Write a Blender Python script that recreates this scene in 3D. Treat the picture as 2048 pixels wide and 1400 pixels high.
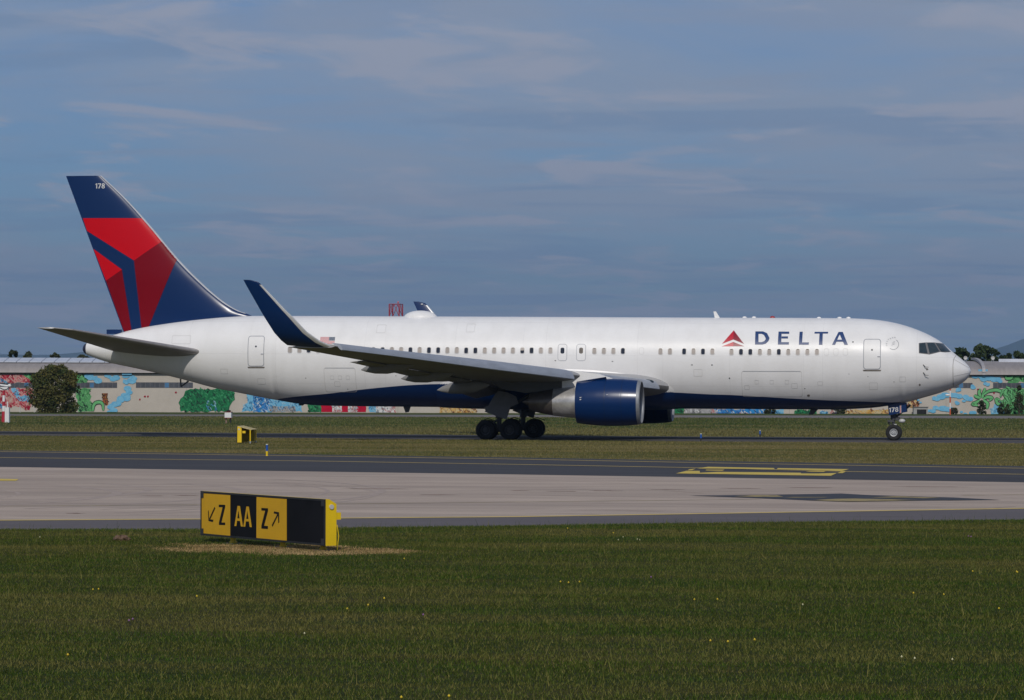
import bpy, bmesh, math, random
import numpy as np
from mathutils import Vector, Matrix
R_ = math.radians
sc = bpy.context.scene
for o in list(bpy.data.objects):
    bpy.data.objects.remove(o)
COL = sc.collection

# ------------------------------------------------------------------ camera
cam = bpy.data.cameras.new('camera')
cam.sensor_width = 36.0
cam.lens = 36.0 * 7601.74 / 2048.0
cam.clip_start = 1.0
cam.clip_end = 40000.0
co = bpy.data.objects.new('camera', cam)
COL.objects.link(co)
YAW, PITCH, ROLL = 0.15422, 0.01014, 0.00234
_d = Vector((-math.sin(YAW) * math.cos(PITCH), math.cos(YAW) * math.cos(PITCH), math.sin(PITCH)))
_r = Vector((math.cos(YAW), math.sin(YAW), 0.0))
_u = _r.cross(_d)
_r2 = _r * math.cos(ROLL) + _u * math.sin(ROLL)
_u2 = -_r * math.sin(ROLL) + _u * math.cos(ROLL)
co.matrix_world = Matrix(((_r2.x, _u2.x, -_d.x, 7.642), (_r2.y, _u2.y, -_d.y, -224.663),
                          (_r2.z, _u2.z, -_d.z, 3.006), (0, 0, 0, 1)))
sc.camera = co
sc.render.resolution_x, sc.render.resolution_y = 1024, 700

# ------------------------------------------------------------------ sky and sun
SUN_EL, SUN_AZ = R_(36.5), R_(4.0)          # azimuth measured from -Y towards +X
to_sun = Vector((math.sin(SUN_AZ) * math.cos(SUN_EL), -math.cos(SUN_AZ) * math.cos(SUN_EL), math.sin(SUN_EL)))
world = bpy.data.worlds.new('World')
sc.world = world
world.use_nodes = True
wn, wl = world.node_tree.nodes, world.node_tree.links
wn.clear()
def WN(t, **k):
    n = wn.new(t)
    for a, b in k.items():
        setattr(n, a, b)
    return n
def wmath(op, a, b=None, clamp=False):
    n = WN('ShaderNodeMath', operation=op, use_clamp=clamp)
    for i, q in enumerate((a, b)):
        if q is None:
            continue
        if isinstance(q, (int, float)):
            n.inputs[i].default_value = q
        else:
            wl.new(q, n.inputs[i])
    return n.outputs[0]
sky = WN('ShaderNodeTexSky', sky_type='NISHITA', sun_disc=False, sun_elevation=SUN_EL,
         sun_rotation=math.atan2(to_sun.x, to_sun.y), altitude=350.0, air_density=1.0, dust_density=0.6, ozone_density=3.0)
tc = WN('ShaderNodeTexCoord')
sep = WN('ShaderNodeSeparateXYZ')
wl.new(tc.outputs['Generated'], sep.inputs[0])
zc = wmath('MAXIMUM', wmath('ADD', sep.outputs[2], 0.042), 0.02)
def cloud(scale, lo, hi, seed, detail=6.0, stretch=(1, 1)):
    cx = wmath('MULTIPLY', wmath('DIVIDE', sep.outputs[0], zc), stretch[0])
    cy = wmath('MULTIPLY', wmath('DIVIDE', sep.outputs[1], zc), stretch[1])
    cb = WN('ShaderNodeCombineXYZ')
    wl.new(cx, cb.inputs[0]); wl.new(cy, cb.inputs[1]); cb.inputs[2].default_value = seed
    nz = WN('ShaderNodeTexNoise')
    nz.inputs['Scale'].default_value = scale
    nz.inputs['Detail'].default_value = detail
    nz.inputs['Roughness'].default_value = 0.58
    nz.inputs['Distortion'].default_value = 0.5
    wl.new(cb.outputs[0], nz.inputs['Vector'])
    mr = WN('ShaderNodeMapRange', interpolation_type='SMOOTHSTEP')
    mr.inputs[1].default_value = lo; mr.inputs[2].default_value = hi
    wl.new(nz.outputs[0], mr.inputs[0])
    return mr.outputs[0]
hsv = WN('ShaderNodeMix', data_type='RGBA', blend_type='MULTIPLY')
hsv.inputs[0].default_value = 1.0
hsv.inputs[7].default_value = (0.31, 0.42, 0.63, 1)
wl.new(sky.outputs[0], hsv.inputs[6])
up = wmath('GREATER_THAN', sep.outputs[2], 0.0)
prev = hsv.outputs[2]
for (sclc, lo, hi, seed, amt, colr, st) in (
        (0.55, 0.30, 0.62, 3.1, 0.92, (2.85, 3.4, 4.4, 1), (1.3, 0.6)),    # wide pale veil
        (2.3, 0.46, 0.66, 41.2, 0.45, (2.75, 3.15, 4.1, 1), (0.6, 1.2)),     # thin streaks
        (1.0, 0.50, 0.62, 27.7, 0.50, (1.75, 2.65, 4.15, 1), (0.9, 1.3)),       # bluer gaps
        (1.7, 0.50, 0.66, 14.4, 0.85, (3.5, 3.75, 4.6, 1), (1.5, 0.75))):      # brighter puffs
    m = WN('ShaderNodeMix', data_type='RGBA')
    fac = wmath('MULTIPLY', wmath('MULTIPLY', cloud(sclc, lo, hi, seed, detail=9.0, stretch=st), amt), up)
    wl.new(fac, m.inputs[0])
    wl.new(prev, m.inputs[6])
    m.inputs[7].default_value = colr
    prev = m.outputs[2]
bg = WN('ShaderNodeBackground')
bg.inputs[1].default_value = 0.10
wl.new(prev, bg.inputs[0])
wo = WN('ShaderNodeOutputWorld')
wl.new(bg.outputs[0], wo.inputs[0])

sun = bpy.data.lights.new('sun', 'SUN')
sun.energy = 2.4
sun.angle = R_(0.53)
sun.color = (1.0, 0.945, 0.86)
so = bpy.data.objects.new('sun', sun)
so.rotation_euler = (-to_sun).to_track_quat('-Z', 'Y').to_euler()
so.location = to_sun * 300
COL.objects.link(so)

vs = sc.view_settings
vs.view_transform = 'Standard'
vs.look = 'None'
vs.exposure = 0.0
vs.gamma = 1.0
vs.use_curve_mapping = False
sc.render.engine = 'CYCLES'
sc.cycles.max_bounces = 5
sc.cycles.diffuse_bounces = 3
sc.cycles.volume_bounces = 0

# ------------------------------------------------------------------ materials
MATS = {}
def mat(name, col, rough=0.6, metal=0.0, var=0.12, scale=3.0, bump=0.0, spec=0.5, coat=0.0, col2=None, stretch=(1, 1, 1), bscale=None, transl=0.0):
    """Principled material whose colour is broken up by two octaves of noise in object space."""
    if name in MATS:
        return MATS[name]
    m = bpy.data.materials.new(name)
    m.use_nodes = True
    N, L = m.node_tree.nodes, m.node_tree.links
    b = N['Principled BSDF']
    b.inputs['Roughness'].default_value = rough
    b.inputs['Metallic'].default_value = metal
    b.inputs['Specular IOR Level'].default_value = spec
    b.inputs['Coat Weight'].default_value = coat
    b.inputs['Coat Roughness'].default_value = 0.08
    t = N.new('ShaderNodeTexCoord')
    mp = N.new('ShaderNodeMapping')
    mp.inputs['Scale'].default_value = stretch
    L.new(t.outputs['Object'], mp.inputs[0])
    n = N.new('ShaderNodeTexNoise')
    n.inputs['Scale'].default_value = scale
    n.inputs['Detail'].default_value = 7.0
    n.inputs['Roughness'].default_value = 0.62
    L.new(mp.outputs[0], n.inputs['Vector'])
    mr = N.new('ShaderNodeMapRange')
    mr.inputs[1].default_value = 0.3; mr.inputs[2].default_value = 0.7
    L.new(n.outputs[0], mr.inputs[0])
    mx = N.new('ShaderNodeMix'); mx.data_type = 'RGBA'
    L.new(mr.outputs[0], mx.inputs[0])
    c2 = col2 or tuple(c * (1 - var) for c in col)
    c1 = col if col2 else tuple(min(1, c * (1 + var)) for c in col)
    mx.inputs[6].default_value = (*c1, 1); mx.inputs[7].default_value = (*c2, 1)
    L.new(mx.outputs[2], b.inputs['Base Color'])
    if bump:
        n2 = N.new('ShaderNodeTexNoise')
        n2.inputs['Scale'].default_value = bscale or scale * 6
        n2.inputs['Detail'].default_value = 5.0
        L.new(mp.outputs[0], n2.inputs['Vector'])
        bp = N.new('ShaderNodeBump')
        bp.inputs['Strength'].default_value = bump
        bp.inputs['Distance'].default_value = 0.02
        L.new(n2.outputs[0], bp.inputs['Height'])
        L.new(bp.outputs[0], b.inputs['Normal'])
    if transl:
        tr = N.new('ShaderNodeBsdfTranslucent')
        L.new(mx.outputs[2], tr.inputs[0])
        ms = N.new('ShaderNodeMixShader')
        ms.inputs[0].default_value = transl
        L.new(b.outputs[0], ms.inputs[1]); L.new(tr.outputs[0], ms.inputs[2])
        L.new(ms.outputs[0], N['Material Output'].inputs[0])
    MATS[name] = m
    return m

# ------------------------------------------------------------------ mesh helpers
class MB:
    def __init__(s):
        s.v, s.f, s.m = [], [], []
    def add(s, vs_, fs, mi=0):
        o = len(s.v)
        s.v += [tuple(q) for q in vs_]
        s.f += [tuple(i + o for i in f) for f in fs]
        s.m += [mi] * len(fs)
        return s
    def box(s, c, d, mi=0, rot=None):
        x, y, z = (q / 2 for q in d)
        P = [Vector((a * x, b * y, e * z)) for a in (-1, 1) for b in (-1, 1) for e in (-1, 1)]
        if rot is not None:
            P = [rot @ q for q in P]
        P = [q + Vector(c) for q in P]
        return s.add(P, [(0, 1, 3, 2), (4, 6, 7, 5), (0, 4, 5, 1), (2, 3, 7, 6), (0, 2, 6, 4), (1, 5, 7, 3)], mi)
    def tube(s, a, b, ra, rb=None, n=12, mi=0, caps=True):
        a, b = Vector(a), Vector(b)
        rb = ra if rb is None else rb
        w = (b - a).normalized()
        u = w.orthogonal().normalized()
        v = w.cross(u)
        P = []
        for c, r in ((a, ra), (b, rb)):
            for i in range(n):
                t = 2 * math.pi * i / n
                P.append(c + (u * math.cos(t) + v * math.sin(t)) * r)
        F = [(i, (i + 1) % n, n + (i + 1) % n, n + i) for i in range(n)]
        if caps:
            F += [tuple(range(n))[::-1], tuple(range(n, 2 * n))]
        return s.add(P, F, mi)
    def path(s, pts, r, n=8, mi=0):
        for a, b in zip(pts[:-1], pts[1:]):
            s.tube(a, b, r, r, n, mi)
        return s
    def lathe(s, prof, org, axis='x', n=40, mi=0, mis=None):
        """prof: list of (along, radius); rings about an axis through org."""
        P = []
        for a, r in prof:
            for i in range(n):
                t = 2 * math.pi * i / n
                c, q = r * math.cos(t), r * math.sin(t)
                P.append({'x': (org[0] + a, org[1] + c, org[2] + q), 'y': (org[0] + c, org[1] + a, org[2] + q),
                          'z': (org[0] + c, org[1] + q, org[2] + a)}[axis])
        for k in range(len(prof) - 1):
            o = len(s.v)
            F = [(i, (i + 1) % n, n + (i + 1) % n, n + i) for i in range(n)]
            s.add(P[k * n:(k + 2) * n], F, mis[k] if mis else mi)
        return s
    def prism(s, poly, off, mi=0):
        """closed polygon (3D points) extruded by a vector."""
        n = len(poly)
        off = Vector(off)
        P = [Vector(q) for q in poly] + [Vector(q) + off for q in poly]
        F = [(i, (i + 1) % n, n + (i + 1) % n, n + i) for i in range(n)]
        F += [tuple(range(n))[::-1], tuple(range(n, 2 * n))]
        return s.add(P, F, mi)
    def blob(s, c, r, n=10, k=6, mi=0):
        prof = [(-math.cos(math.pi * i / k) * r[2], max(math.sin(math.pi * i / k), 1e-3)) for i in range(k + 1)]
        P = []
        for a, q in prof:
            for i in range(n):
                t = 2 * math.pi * i / n
                P.append((c[0] + q * r[0] * math.cos(t), c[1] + q * r[1] * math.sin(t), c[2] + a))
        F = [(j * n + i, j * n + (i + 1) % n, (j + 1) * n + (i + 1) % n, (j + 1) * n + i) for j in range(k) for i in range(n)]
        return s.add(P, F, mi)
    def mirror_y(s):
        q = MB()
        q.v = [(a, -b, c) for a, b, c in s.v]
        q.f = [f[::-1] for f in s.f]
        q.m = list(s.m)
        return q

LOC = {}
def obj(name, mb, mats, parent=None, smooth=None, **props):
    me = bpy.data.meshes.new(name)
    me.from_pydata([tuple(q) for q in mb.v], [], mb.f)
    for m in (mats if isinstance(mats, (list, tuple)) else [mats]):
        me.materials.append(m)
    if mb.m and max(mb.m) > 0:
        me.polygons.foreach_set('material_index', mb.m)
    if smooth is not None:
        me.polygons.foreach_set('use_smooth', [True] * len(me.polygons))
        if smooth < 180:
            me.set_sharp_from_angle(angle=R_(smooth))
    me.validate()
    me.update()
    o = bpy.data.objects.new(name, me)
    COL.objects.link(o)
    if parent is not None:
        o.parent = parent
        if parent.name in LOC:
            o.matrix_parent_inverse = Matrix.Translation(-LOC[parent.name])
    for k, v in props.items():
        o[k] = v
    return o
def thing(name, loc, label, category, group=None):
    o = bpy.data.objects.new(name, None)
    o.location = loc
    o.empty_display_size = 0.5
    COL.objects.link(o)
    LOC[o.name] = Vector(loc)
    o['label'] = label
    o['category'] = category
    if group:
        o['group'] = group
    return o

def pchip(xs, ys):
    xs = np.array(xs, float); ys = np.array(ys, float)
    h = np.diff(xs); d = np.diff(ys) / h
    m = np.zeros(len(xs)); m[0] = d[0]; m[-1] = d[-1]
    for i in range(1, len(xs) - 1):
        if d[i - 1] * d[i] > 0:
            w1 = 2 * h[i] + h[i - 1]; w2 = h[i] + 2 * h[i - 1]
            m[i] = (w1 + w2) / (w1 / d[i - 1] + w2 / d[i])
    def f(x):
        x = min(max(x, xs[0]), xs[-1])
        i = min(max(int(np.searchsorted(xs, x)) - 1, 0), len(h) - 1)
        t = (x - xs[i]) / h[i]; t2 = t * t; t3 = t2 * t
        return float((2 * t3 - 3 * t2 + 1) * ys[i] + (t3 - 2 * t2 + t) * h[i] * m[i] + (-2 * t3 + 3 * t2) * ys[i + 1] + (t3 - t2) * h[i] * m[i + 1])
    return f
def text_mesh(body, h, bold=0.0):
    """2D vertices/faces of a word, scaled so that its height is h, lower left corner at 0,0."""
    c = bpy.data.curves.new('t', 'FONT')
    c.body = body
    c.offset = bold
    c.resolution_u = 3
    o = bpy.data.objects.new('t', c)
    COL.objects.link(o)
    bpy.context.view_layer.update()
    me = bpy.data.meshes.new_from_object(o)
    V = np.array([v.co[:2] for v in me.vertices])
    F = [tuple(p.vertices) for p in me.polygons]
    bpy.data.objects.remove(o)
    bpy.data.curves.remove(c)
    bpy.data.meshes.remove(me)
    V -= V.min(0)
    V *= h / V[:, 1].max()
    return V, F

def digits(h):
    """the number 178 as polygons, height h, lower left corner at 0,0"""
    P = [[(.16, 0), (.34, 0), (.34, 1), (.18, 1), (.0, .84), (.0, .68), (.16, .79)],
         [(.46, 1), (1.06, 1), (1.06, .86), (.76, 0), (.56, 0), (.86, .84), (.46, .84)]]
    for cz, rx, rz in ((.735, .27, .265), (.275, .31, .285)):
        n = 18
        for i in range(n):
            t, u = 2 * math.pi * i / n, 2 * math.pi * (i + 1) / n
            P.append([(1.46 + r * rx * math.cos(q), cz + (rz if r == 1 else rz - .14) * math.sin(q)) for r, q in ((1, t), (1, u), (.46, u), (.46, t))])
    V, F = [], []
    for p in P:
        F.append(tuple(range(len(V), len(V) + len(p)))); V += p
    return np.array(V) * h, F
# ------------------------------------------------------------------ measured outlines, in metres
TITLE=[[(-12.524,6.395),(-12.34,6.395),(-12.327,6.22),(-12.302,5.771),(-12.332,5.613),(-12.505,5.613)],[(-12.34,6.395),(-12.077,6.395),(-11.833,6.289),(-11.669,6.008),(-11.68,5.929),(-11.89,5.929),(-11.904,6.008),(-12.009,6.183),(-12.145,6.246),(-12.329,6.246)],[(-11.68,5.929),(-11.727,5.813),(-11.878,5.666),(-12.06,5.613),(-12.332,5.613),(-12.322,5.76),(-12.118,5.761),(-11.963,5.824),(-11.89,5.929)],[(-11.163,6.384),(-10.975,6.384),(-10.965,5.614),(-11.164,5.614)],[(-10.975,6.384),(-10.534,6.379),(-10.525,6.247),(-10.97,6.247)],[(-10.966,6.098),(-10.589,6.099),(-10.582,5.972),(-10.965,5.972)],[(-10.966,5.761),(-10.516,5.761),(-10.516,5.614),(-10.965,5.614)],[(-9.926,6.374),(-9.738,6.374),(-9.742,5.609),(-9.935,5.609)],[(-9.736,5.746),(-9.344,5.746),(-9.355,5.604),(-9.742,5.604)],[(-9.047,6.369),(-8.253,6.369),(-8.256,6.263),(-9.05,6.263)],[(-8.753,6.263),(-8.559,6.263),(-8.552,5.6),(-8.76,5.599)],[(-7.647,6.364),(-7.48,6.364),(-7.631,6.078),(-7.811,5.6),(-7.999,5.6)],[(-7.48,6.364),(-7.396,6.364),(-7.062,5.6),(-7.27,5.6),(-7.535,6.141),(-7.564,6.205)],[(-7.723,5.904),(-7.394,5.905),(-7.338,5.784),(-7.77,5.784)]]
LOGO=[[(-13.802,6.459),(-14.45,5.654),(-13.794,5.913)],[(-13.802,6.459),(-13.794,5.913),(-13.147,5.655)],[(-13.787,5.77),(-14.46,5.507),(-13.777,5.512)],[(-13.787,5.77),(-13.777,5.512),(-13.121,5.513)]]
WINDOWS=[(-40.331,5.293,1),(-39.747,5.293,1),(-39.183,5.293,0),(-38.607,5.293,1),(-38.04,5.294,0),(-37.474,5.294,1),(-36.908,5.294,1),(-36.362,5.295,0),(-35.8,5.265,1),(-35.242,5.266,0),(-34.689,5.266,0),(-34.123,5.267,1),(-33.564,5.267,1),(-33.005,5.268,0),(-32.447,5.268,1),(-31.887,5.268,0),(-31.332,5.269,0),(-30.775,5.269,1),(-30.21,5.27,1),(-29.647,5.255,0),(-29.092,5.256,0),(-28.528,5.256,1),(-27.967,5.257,1),(-27.403,5.257,1),(-26.844,5.257,1),(-26.281,5.258,2),(-25.728,5.258,0),(-25.169,5.259,1),(-24.602,5.259,1),(-21.983,5.232,1),(-21.418,5.232,1),(-20.854,5.233,1),(-20.29,5.233,0),(-18.062,5.211,1),(-17.501,5.212,1),(-16.665,5.212,0),(-16.11,5.213,1),(-15.553,5.207,0),(-14.999,5.208,1),(-13.874,5.185,1),(-13.316,5.186,0),(-12.767,5.186,0),(-12.206,5.187,1),(-11.655,5.187,1),(-11.095,5.188,0),(-10.542,5.188,1),(-9.983,5.189,1),(-9.424,5.189,1),(-8.866,5.19,1)]
PLUGS=[(-8.312,5.184),(-7.754,5.185),(-7.204,5.185),(-19.188,5.234)]
DOORS=[(-6.169,-5.15,4.166,5.955),(-42.962,-41.93,4.29,6.134)]
EXITS=[(-24.164,-23.604,4.64,5.645),(-23.059,-22.488,4.64,5.646)]
CARGO=[(-13.292,-9.753,2.56,4.069),(-38.266,-36.344,2.776,4.224)]
COCKPIT=[[(-2.941,5.688),(-2.616,5.719),(-2.455,5.103),(-2.927,5.15)],[(-2.503,5.72),(-2.11,5.724),(-1.791,5.224),(-2.214,5.133),(-2.341,5.086)],[(-2.025,5.708),(-1.634,5.674),(-1.446,5.473),(-1.209,5.214),(-1.692,5.207)]]
COCKFRAME=[(-2.982,5.717),(-2.604,5.755),(-2.126,5.76),(-1.625,5.707),(-1.423,5.489),(-1.149,5.203),(-1.481,5.174),(-1.762,5.201),(-2.184,5.086),(-2.354,5.044),(-2.468,5.061),(-2.961,5.118)]
RADOME=[(-0.837,5.023),(-0.963,4.766),(-0.989,4.443),(-0.989,3.859),(-0.981,3.421),(-0.984,3.187)]
PROBES=[(-2.707,4.45),(-2.71,3.999)]
PORT=[(-2.493,4.189),(-2.926,3.284)]
DOTS=[(-15.017,4.415),(-14.002,3.64),(-6.778,5.772),(-5.663,5.304)]
DRAIN=(-9.41,2.639)
FLAG=(-38.522,-37.626,5.65,6.052)
SKY=(-4.429,5.629)
BLUE=[(-41.551,2.332),(-40.124,2.499),(-38.002,2.688),(-36.392,2.886),(-34.501,3.081),(-32.922,3.204),(-31.064,3.267),(-19.209,2.844),(-17.187,2.79),(-15.204,2.692),(-14.026,2.657),(-11.211,2.502),(-8.066,2.349),(-5.845,2.282),(-4.753,2.251),(-3.987,2.258)]
FIN_LE=[(-52.63,15.9),(-51.12,14.51),(-49.49,12.77),(-47.68,10.67),(-46.27,9.3),(-45.5,8.63),(-44.72,8.05),(-43.94,7.63),(-43.17,7.36)]
FIN_RED=[[(-53.75,13.32),(-50.05,13.3),(-48.73,11.87),(-50.49,10.73),(-53.49,12.55)],[(-53.08,11.45),(-51.26,10.18),(-52.29,9.51)]]
FIN_DARK=[[(-48.73,11.87),(-47.68,10.77),(-49.59,6.62),(-50.03,6.59),(-50.49,10.73)],[(-52.29,9.51),(-51.26,10.18),(-50.67,6.48),(-51.15,6.42)]]
FIN_NUM=[(-52.94,15.12),(-52.35,15.4)]
DOME=[(-33.92,7.23),(-32.94,7.67),(-31.9,7.23)]
ANT=[(-15.19,7.61),(-15.04,7.61),(-14.8,7.22),(-15.1,7.22)]
BUMP=[(-13.34,7.25),(-12.78,7.25),(-8.93,7.22),(-7.72,7.22),(-7.19,7.22)]
BEACON=[(-11.68,7.26)]
BELLYANT=[[(-9.4,1.9),(-8.89,1.9),(-9.28,1.5),(-9.54,1.5)],[(-33.9,1.97),(-33.41,1.97),(-33.54,1.58),(-33.75,1.55)],[(-40.25,2.13),(-39.85,2.14),(-40.04,1.95),(-40.31,1.95)],[(-47.62,3.54),(-47.12,3.42),(-47.59,3.07)]]
GEARDOOR=[(-27.3,2.87),(-27.54,2.53),(-27.84,2.01),(-28.12,1.91),(-28.0,1.77),(-28.06,1.65),(-27.53,1.45),(-26.77,1.19),(-26.66,1.54),(-26.53,1.93),(-26.07,2.13),(-26.21,2.54),(-26.72,2.78)]
NOSEDOOR=[(-4.85,2.18),(-4.78,1.49),(-3.74,1.69),(-3.78,2.24)]
NOSESTRIPE=[[(-4.14,2.08),(-4.11,2.08),(-4.11,1.61),(-4.14,1.61)],[(-4.11,2.09),(-4.09,2.09),(-4.08,1.63),(-4.11,1.62)],[(-4.08,2.1),(-4.06,2.1),(-4.05,1.64),(-4.08,1.63)],[(-4.06,2.11),(-4.03,2.11),(-4.03,1.65),(-4.05,1.64)]]
NOSENUM=[(-4.8,1.66),(-4.23,1.99)]
NOSEWHEEL=[(-4.54,0.43)]
FLAPFAIR=[(-33.38,4.01),(-31.8,3.53),(-30.37,2.89)]
ENGMARK=[(-21.74,2.27),(-21.56,2.27),(-21.56,2.2),(-21.74,2.2)]
G_LAWN=[(-22.25,-149.18),(-15.26,-147.34),(-11.17,-146.44),(-5.05,-142.96),(-0.97,-140.14),(5.86,-136.59),(13.44,-132.39)]
G_NEARLINE=[(-23.98,-144.81),(-16.87,-141.92),(-11.48,-139.7),(-5.97,-137.07),(-0.37,-132.7),(5.68,-127.97),(14.17,-120.82)]
G_DIMLINE=[(-19.85,-131.85),(-11.66,-127.8),(-2.6,-122.01),(-1.6,-121.06)]
G_DIMLINE2=[(3.71,-116.04),(5.41,-114.85),(15.02,-107.25)]
G_CONCFAR=[(-49.54,-80.28),(-33.49,-85.83),(-12.78,-93.26),(5.12,-100.35),(15.21,-104.22)]
G_DARKCL=[(-56.33,-63.16),(-38.89,-67.59),(-25.05,-71.18),(-15.46,-75.96),(-7.5,-80.62),(-1.47,-85.72),(4.88,-88.61),(15.85,-94.13)]
G_DARKEDGE=[(-62.86,-46.67),(-43.23,-52.96),(-27.46,-59.88),(-17.18,-64.92),(-6.4,-71.89),(4.67,-78.25),(16.39,-85.59)]
G_DARKFAR=[(-64.03,-43.72),(-44.24,-49.56),(-28.25,-56.17),(-17.81,-60.86),(-6.78,-67.68),(4.58,-73.94),(16.71,-80.44)]
G_ACNEAR=[(-87.2,-1.61),(-57.69,-4.17),(-47.77,-6.86),(-24.95,-14.94),(-3.58,-18.1),(3.46,-18.72),(25.73,-19.05)]
G_ACCL=[(-93.3,12.75),(-62.22,11.12),(-52.2,10.59),(-27.67,2.58),(-4.65,1.52),(3.04,1.85),(27.57,1.92)]
G_ACFAR=[(-100.4,29.43),(-66.99,27.23),(-55.9,25.11),(-41.16,20.14),(-29.74,15.89),(-14.24,13.44),(2.79,14.29),(28.8,15.86)]
ROADN=[(-106.73,161.34),(-53.52,168.87),(-0.43,172.91)]
ROADF=[(-114.18,186.46),(-58.72,202.35),(-1.28,214.57)]
M_YELLOW=[[(-7.45,-82.13),(-7.36,-79.06),(-4.69,-80.55),(-4.48,-82.65)],[(-4.41,-82.63),(-4.53,-80.67),(-1.76,-81.91),(-1.79,-85.43),(-2.42,-84.34)],[(-7.3,-90.68),(-7.39,-86.46),(-6.91,-86.33),(-6.58,-89.45),(-6.1,-87.81),(-3.04,-88.51),(-2.95,-89.67),(-2.35,-89.52),(-1.75,-88.47),(-1.65,-93.05)],[(-6.78,-85.51),(-6.89,-84.27),(-6.22,-84.09),(-6.13,-85.81)],[(-3.03,-86.54),(-2.93,-85.43),(-2.39,-84.65),(-2.35,-86.82)],[(-7.46,-85.38),(-7.56,-83.8),(-7.47,-82.47),(-7.31,-85.34)],[(-1.73,-88.76),(-1.77,-86.2),(-1.61,-85.7),(-1.54,-88.71)]]
M_DIAMOND=[(-3.83,-118.34),(-1.68,-116.99),(0.21,-115.18),(1.03,-116.5),(3.56,-118.5),(4.9,-120.52),(2.82,-121.62),(0.93,-123.26),(-0.18,-122.18),(-2.04,-120.0)]
M_DIALET=[[(-2.51,-118.83),(-1.99,-117.56),(-1.46,-117.43),(-1.14,-118.99),(-1.75,-119.29)],[(-1.03,-119.76),(-0.85,-119.24),(0.11,-119.01),(-0.03,-119.52)],[(-0.07,-122.0),(0.41,-120.67),(0.99,-120.22),(2.72,-121.34),(1.16,-122.91),(0.78,-123.0)],[(1.28,-119.2),(1.92,-117.77),(3.22,-118.74),(2.8,-119.47),(2.2,-118.98)]]
SIGNPOSTS=[(-8.85,-153.35),(-7.63,-154.96),(-6.53,-156.06)]
SG_T=(0.6503,-0.7597)
SG_N=(-0.7597,-0.6503)
SG_MID=(-7.69,-154.705)
SG_POST=[-1.784,0.233,1.784]
SG_FACE=[(-2.837,1.006),(2.146,0.972),(2.151,0.119),(-2.819,0.154)]
SG_PAN=[[(-2.793,0.961),(-1.602,0.954),(-1.603,0.178),(-2.788,0.187)],[(-0.52,0.947),(0.667,0.937),(0.672,0.163),(-0.521,0.173)]]
SG_Z=[[(-2.063,0.76),(-1.798,0.764),(-1.798,0.722),(-1.951,0.419),(-1.796,0.424),(-1.799,0.375),(-2.055,0.372),(-2.055,0.416),(-1.904,0.716),(-2.063,0.712)],[(-0.319,0.746),(-0.055,0.745),(-0.055,0.699),(-0.211,0.413),(-0.053,0.412),(-0.059,0.357),(-0.316,0.357),(-0.317,0.41),(-0.166,0.698),(-0.318,0.697)]]
SG_A=[[(-1.293,0.757),(-1.233,0.757),(-1.257,0.695),(-1.342,0.371),(-1.417,0.369)],[(-1.233,0.757),(-1.197,0.757),(-1.075,0.369),(-1.153,0.37),(-1.257,0.681)],[(-1.31,0.519),(-1.19,0.52),(-1.177,0.474),(-1.321,0.472)],[(-0.928,0.756),(-0.869,0.756),(-0.892,0.694),(-0.976,0.372),(-1.051,0.369)],[(-0.869,0.756),(-0.833,0.755),(-0.712,0.369),(-0.789,0.371),(-0.892,0.68)],[(-0.944,0.519),(-0.825,0.52),(-0.813,0.474),(-0.956,0.473)]]
SG_ARROW=[[(-2.241,0.712),(-2.21,0.685),(-2.418,0.471),(-2.47,0.474)],[(-2.515,0.617),(-2.487,0.639),(-2.467,0.463),(-2.492,0.436)],[(-2.486,0.468),(-2.288,0.462),(-2.313,0.418),(-2.495,0.434)],[(0.098,0.434),(0.337,0.669),(0.381,0.659),(0.128,0.405)],[(0.192,0.695),(0.381,0.684),(0.367,0.642),(0.172,0.656)],[(0.337,0.682),(0.381,0.684),(0.393,0.495),(0.359,0.478)]]
WALL_O=(-63.94,235.78)
WALL_YAW=0.15422
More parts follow.
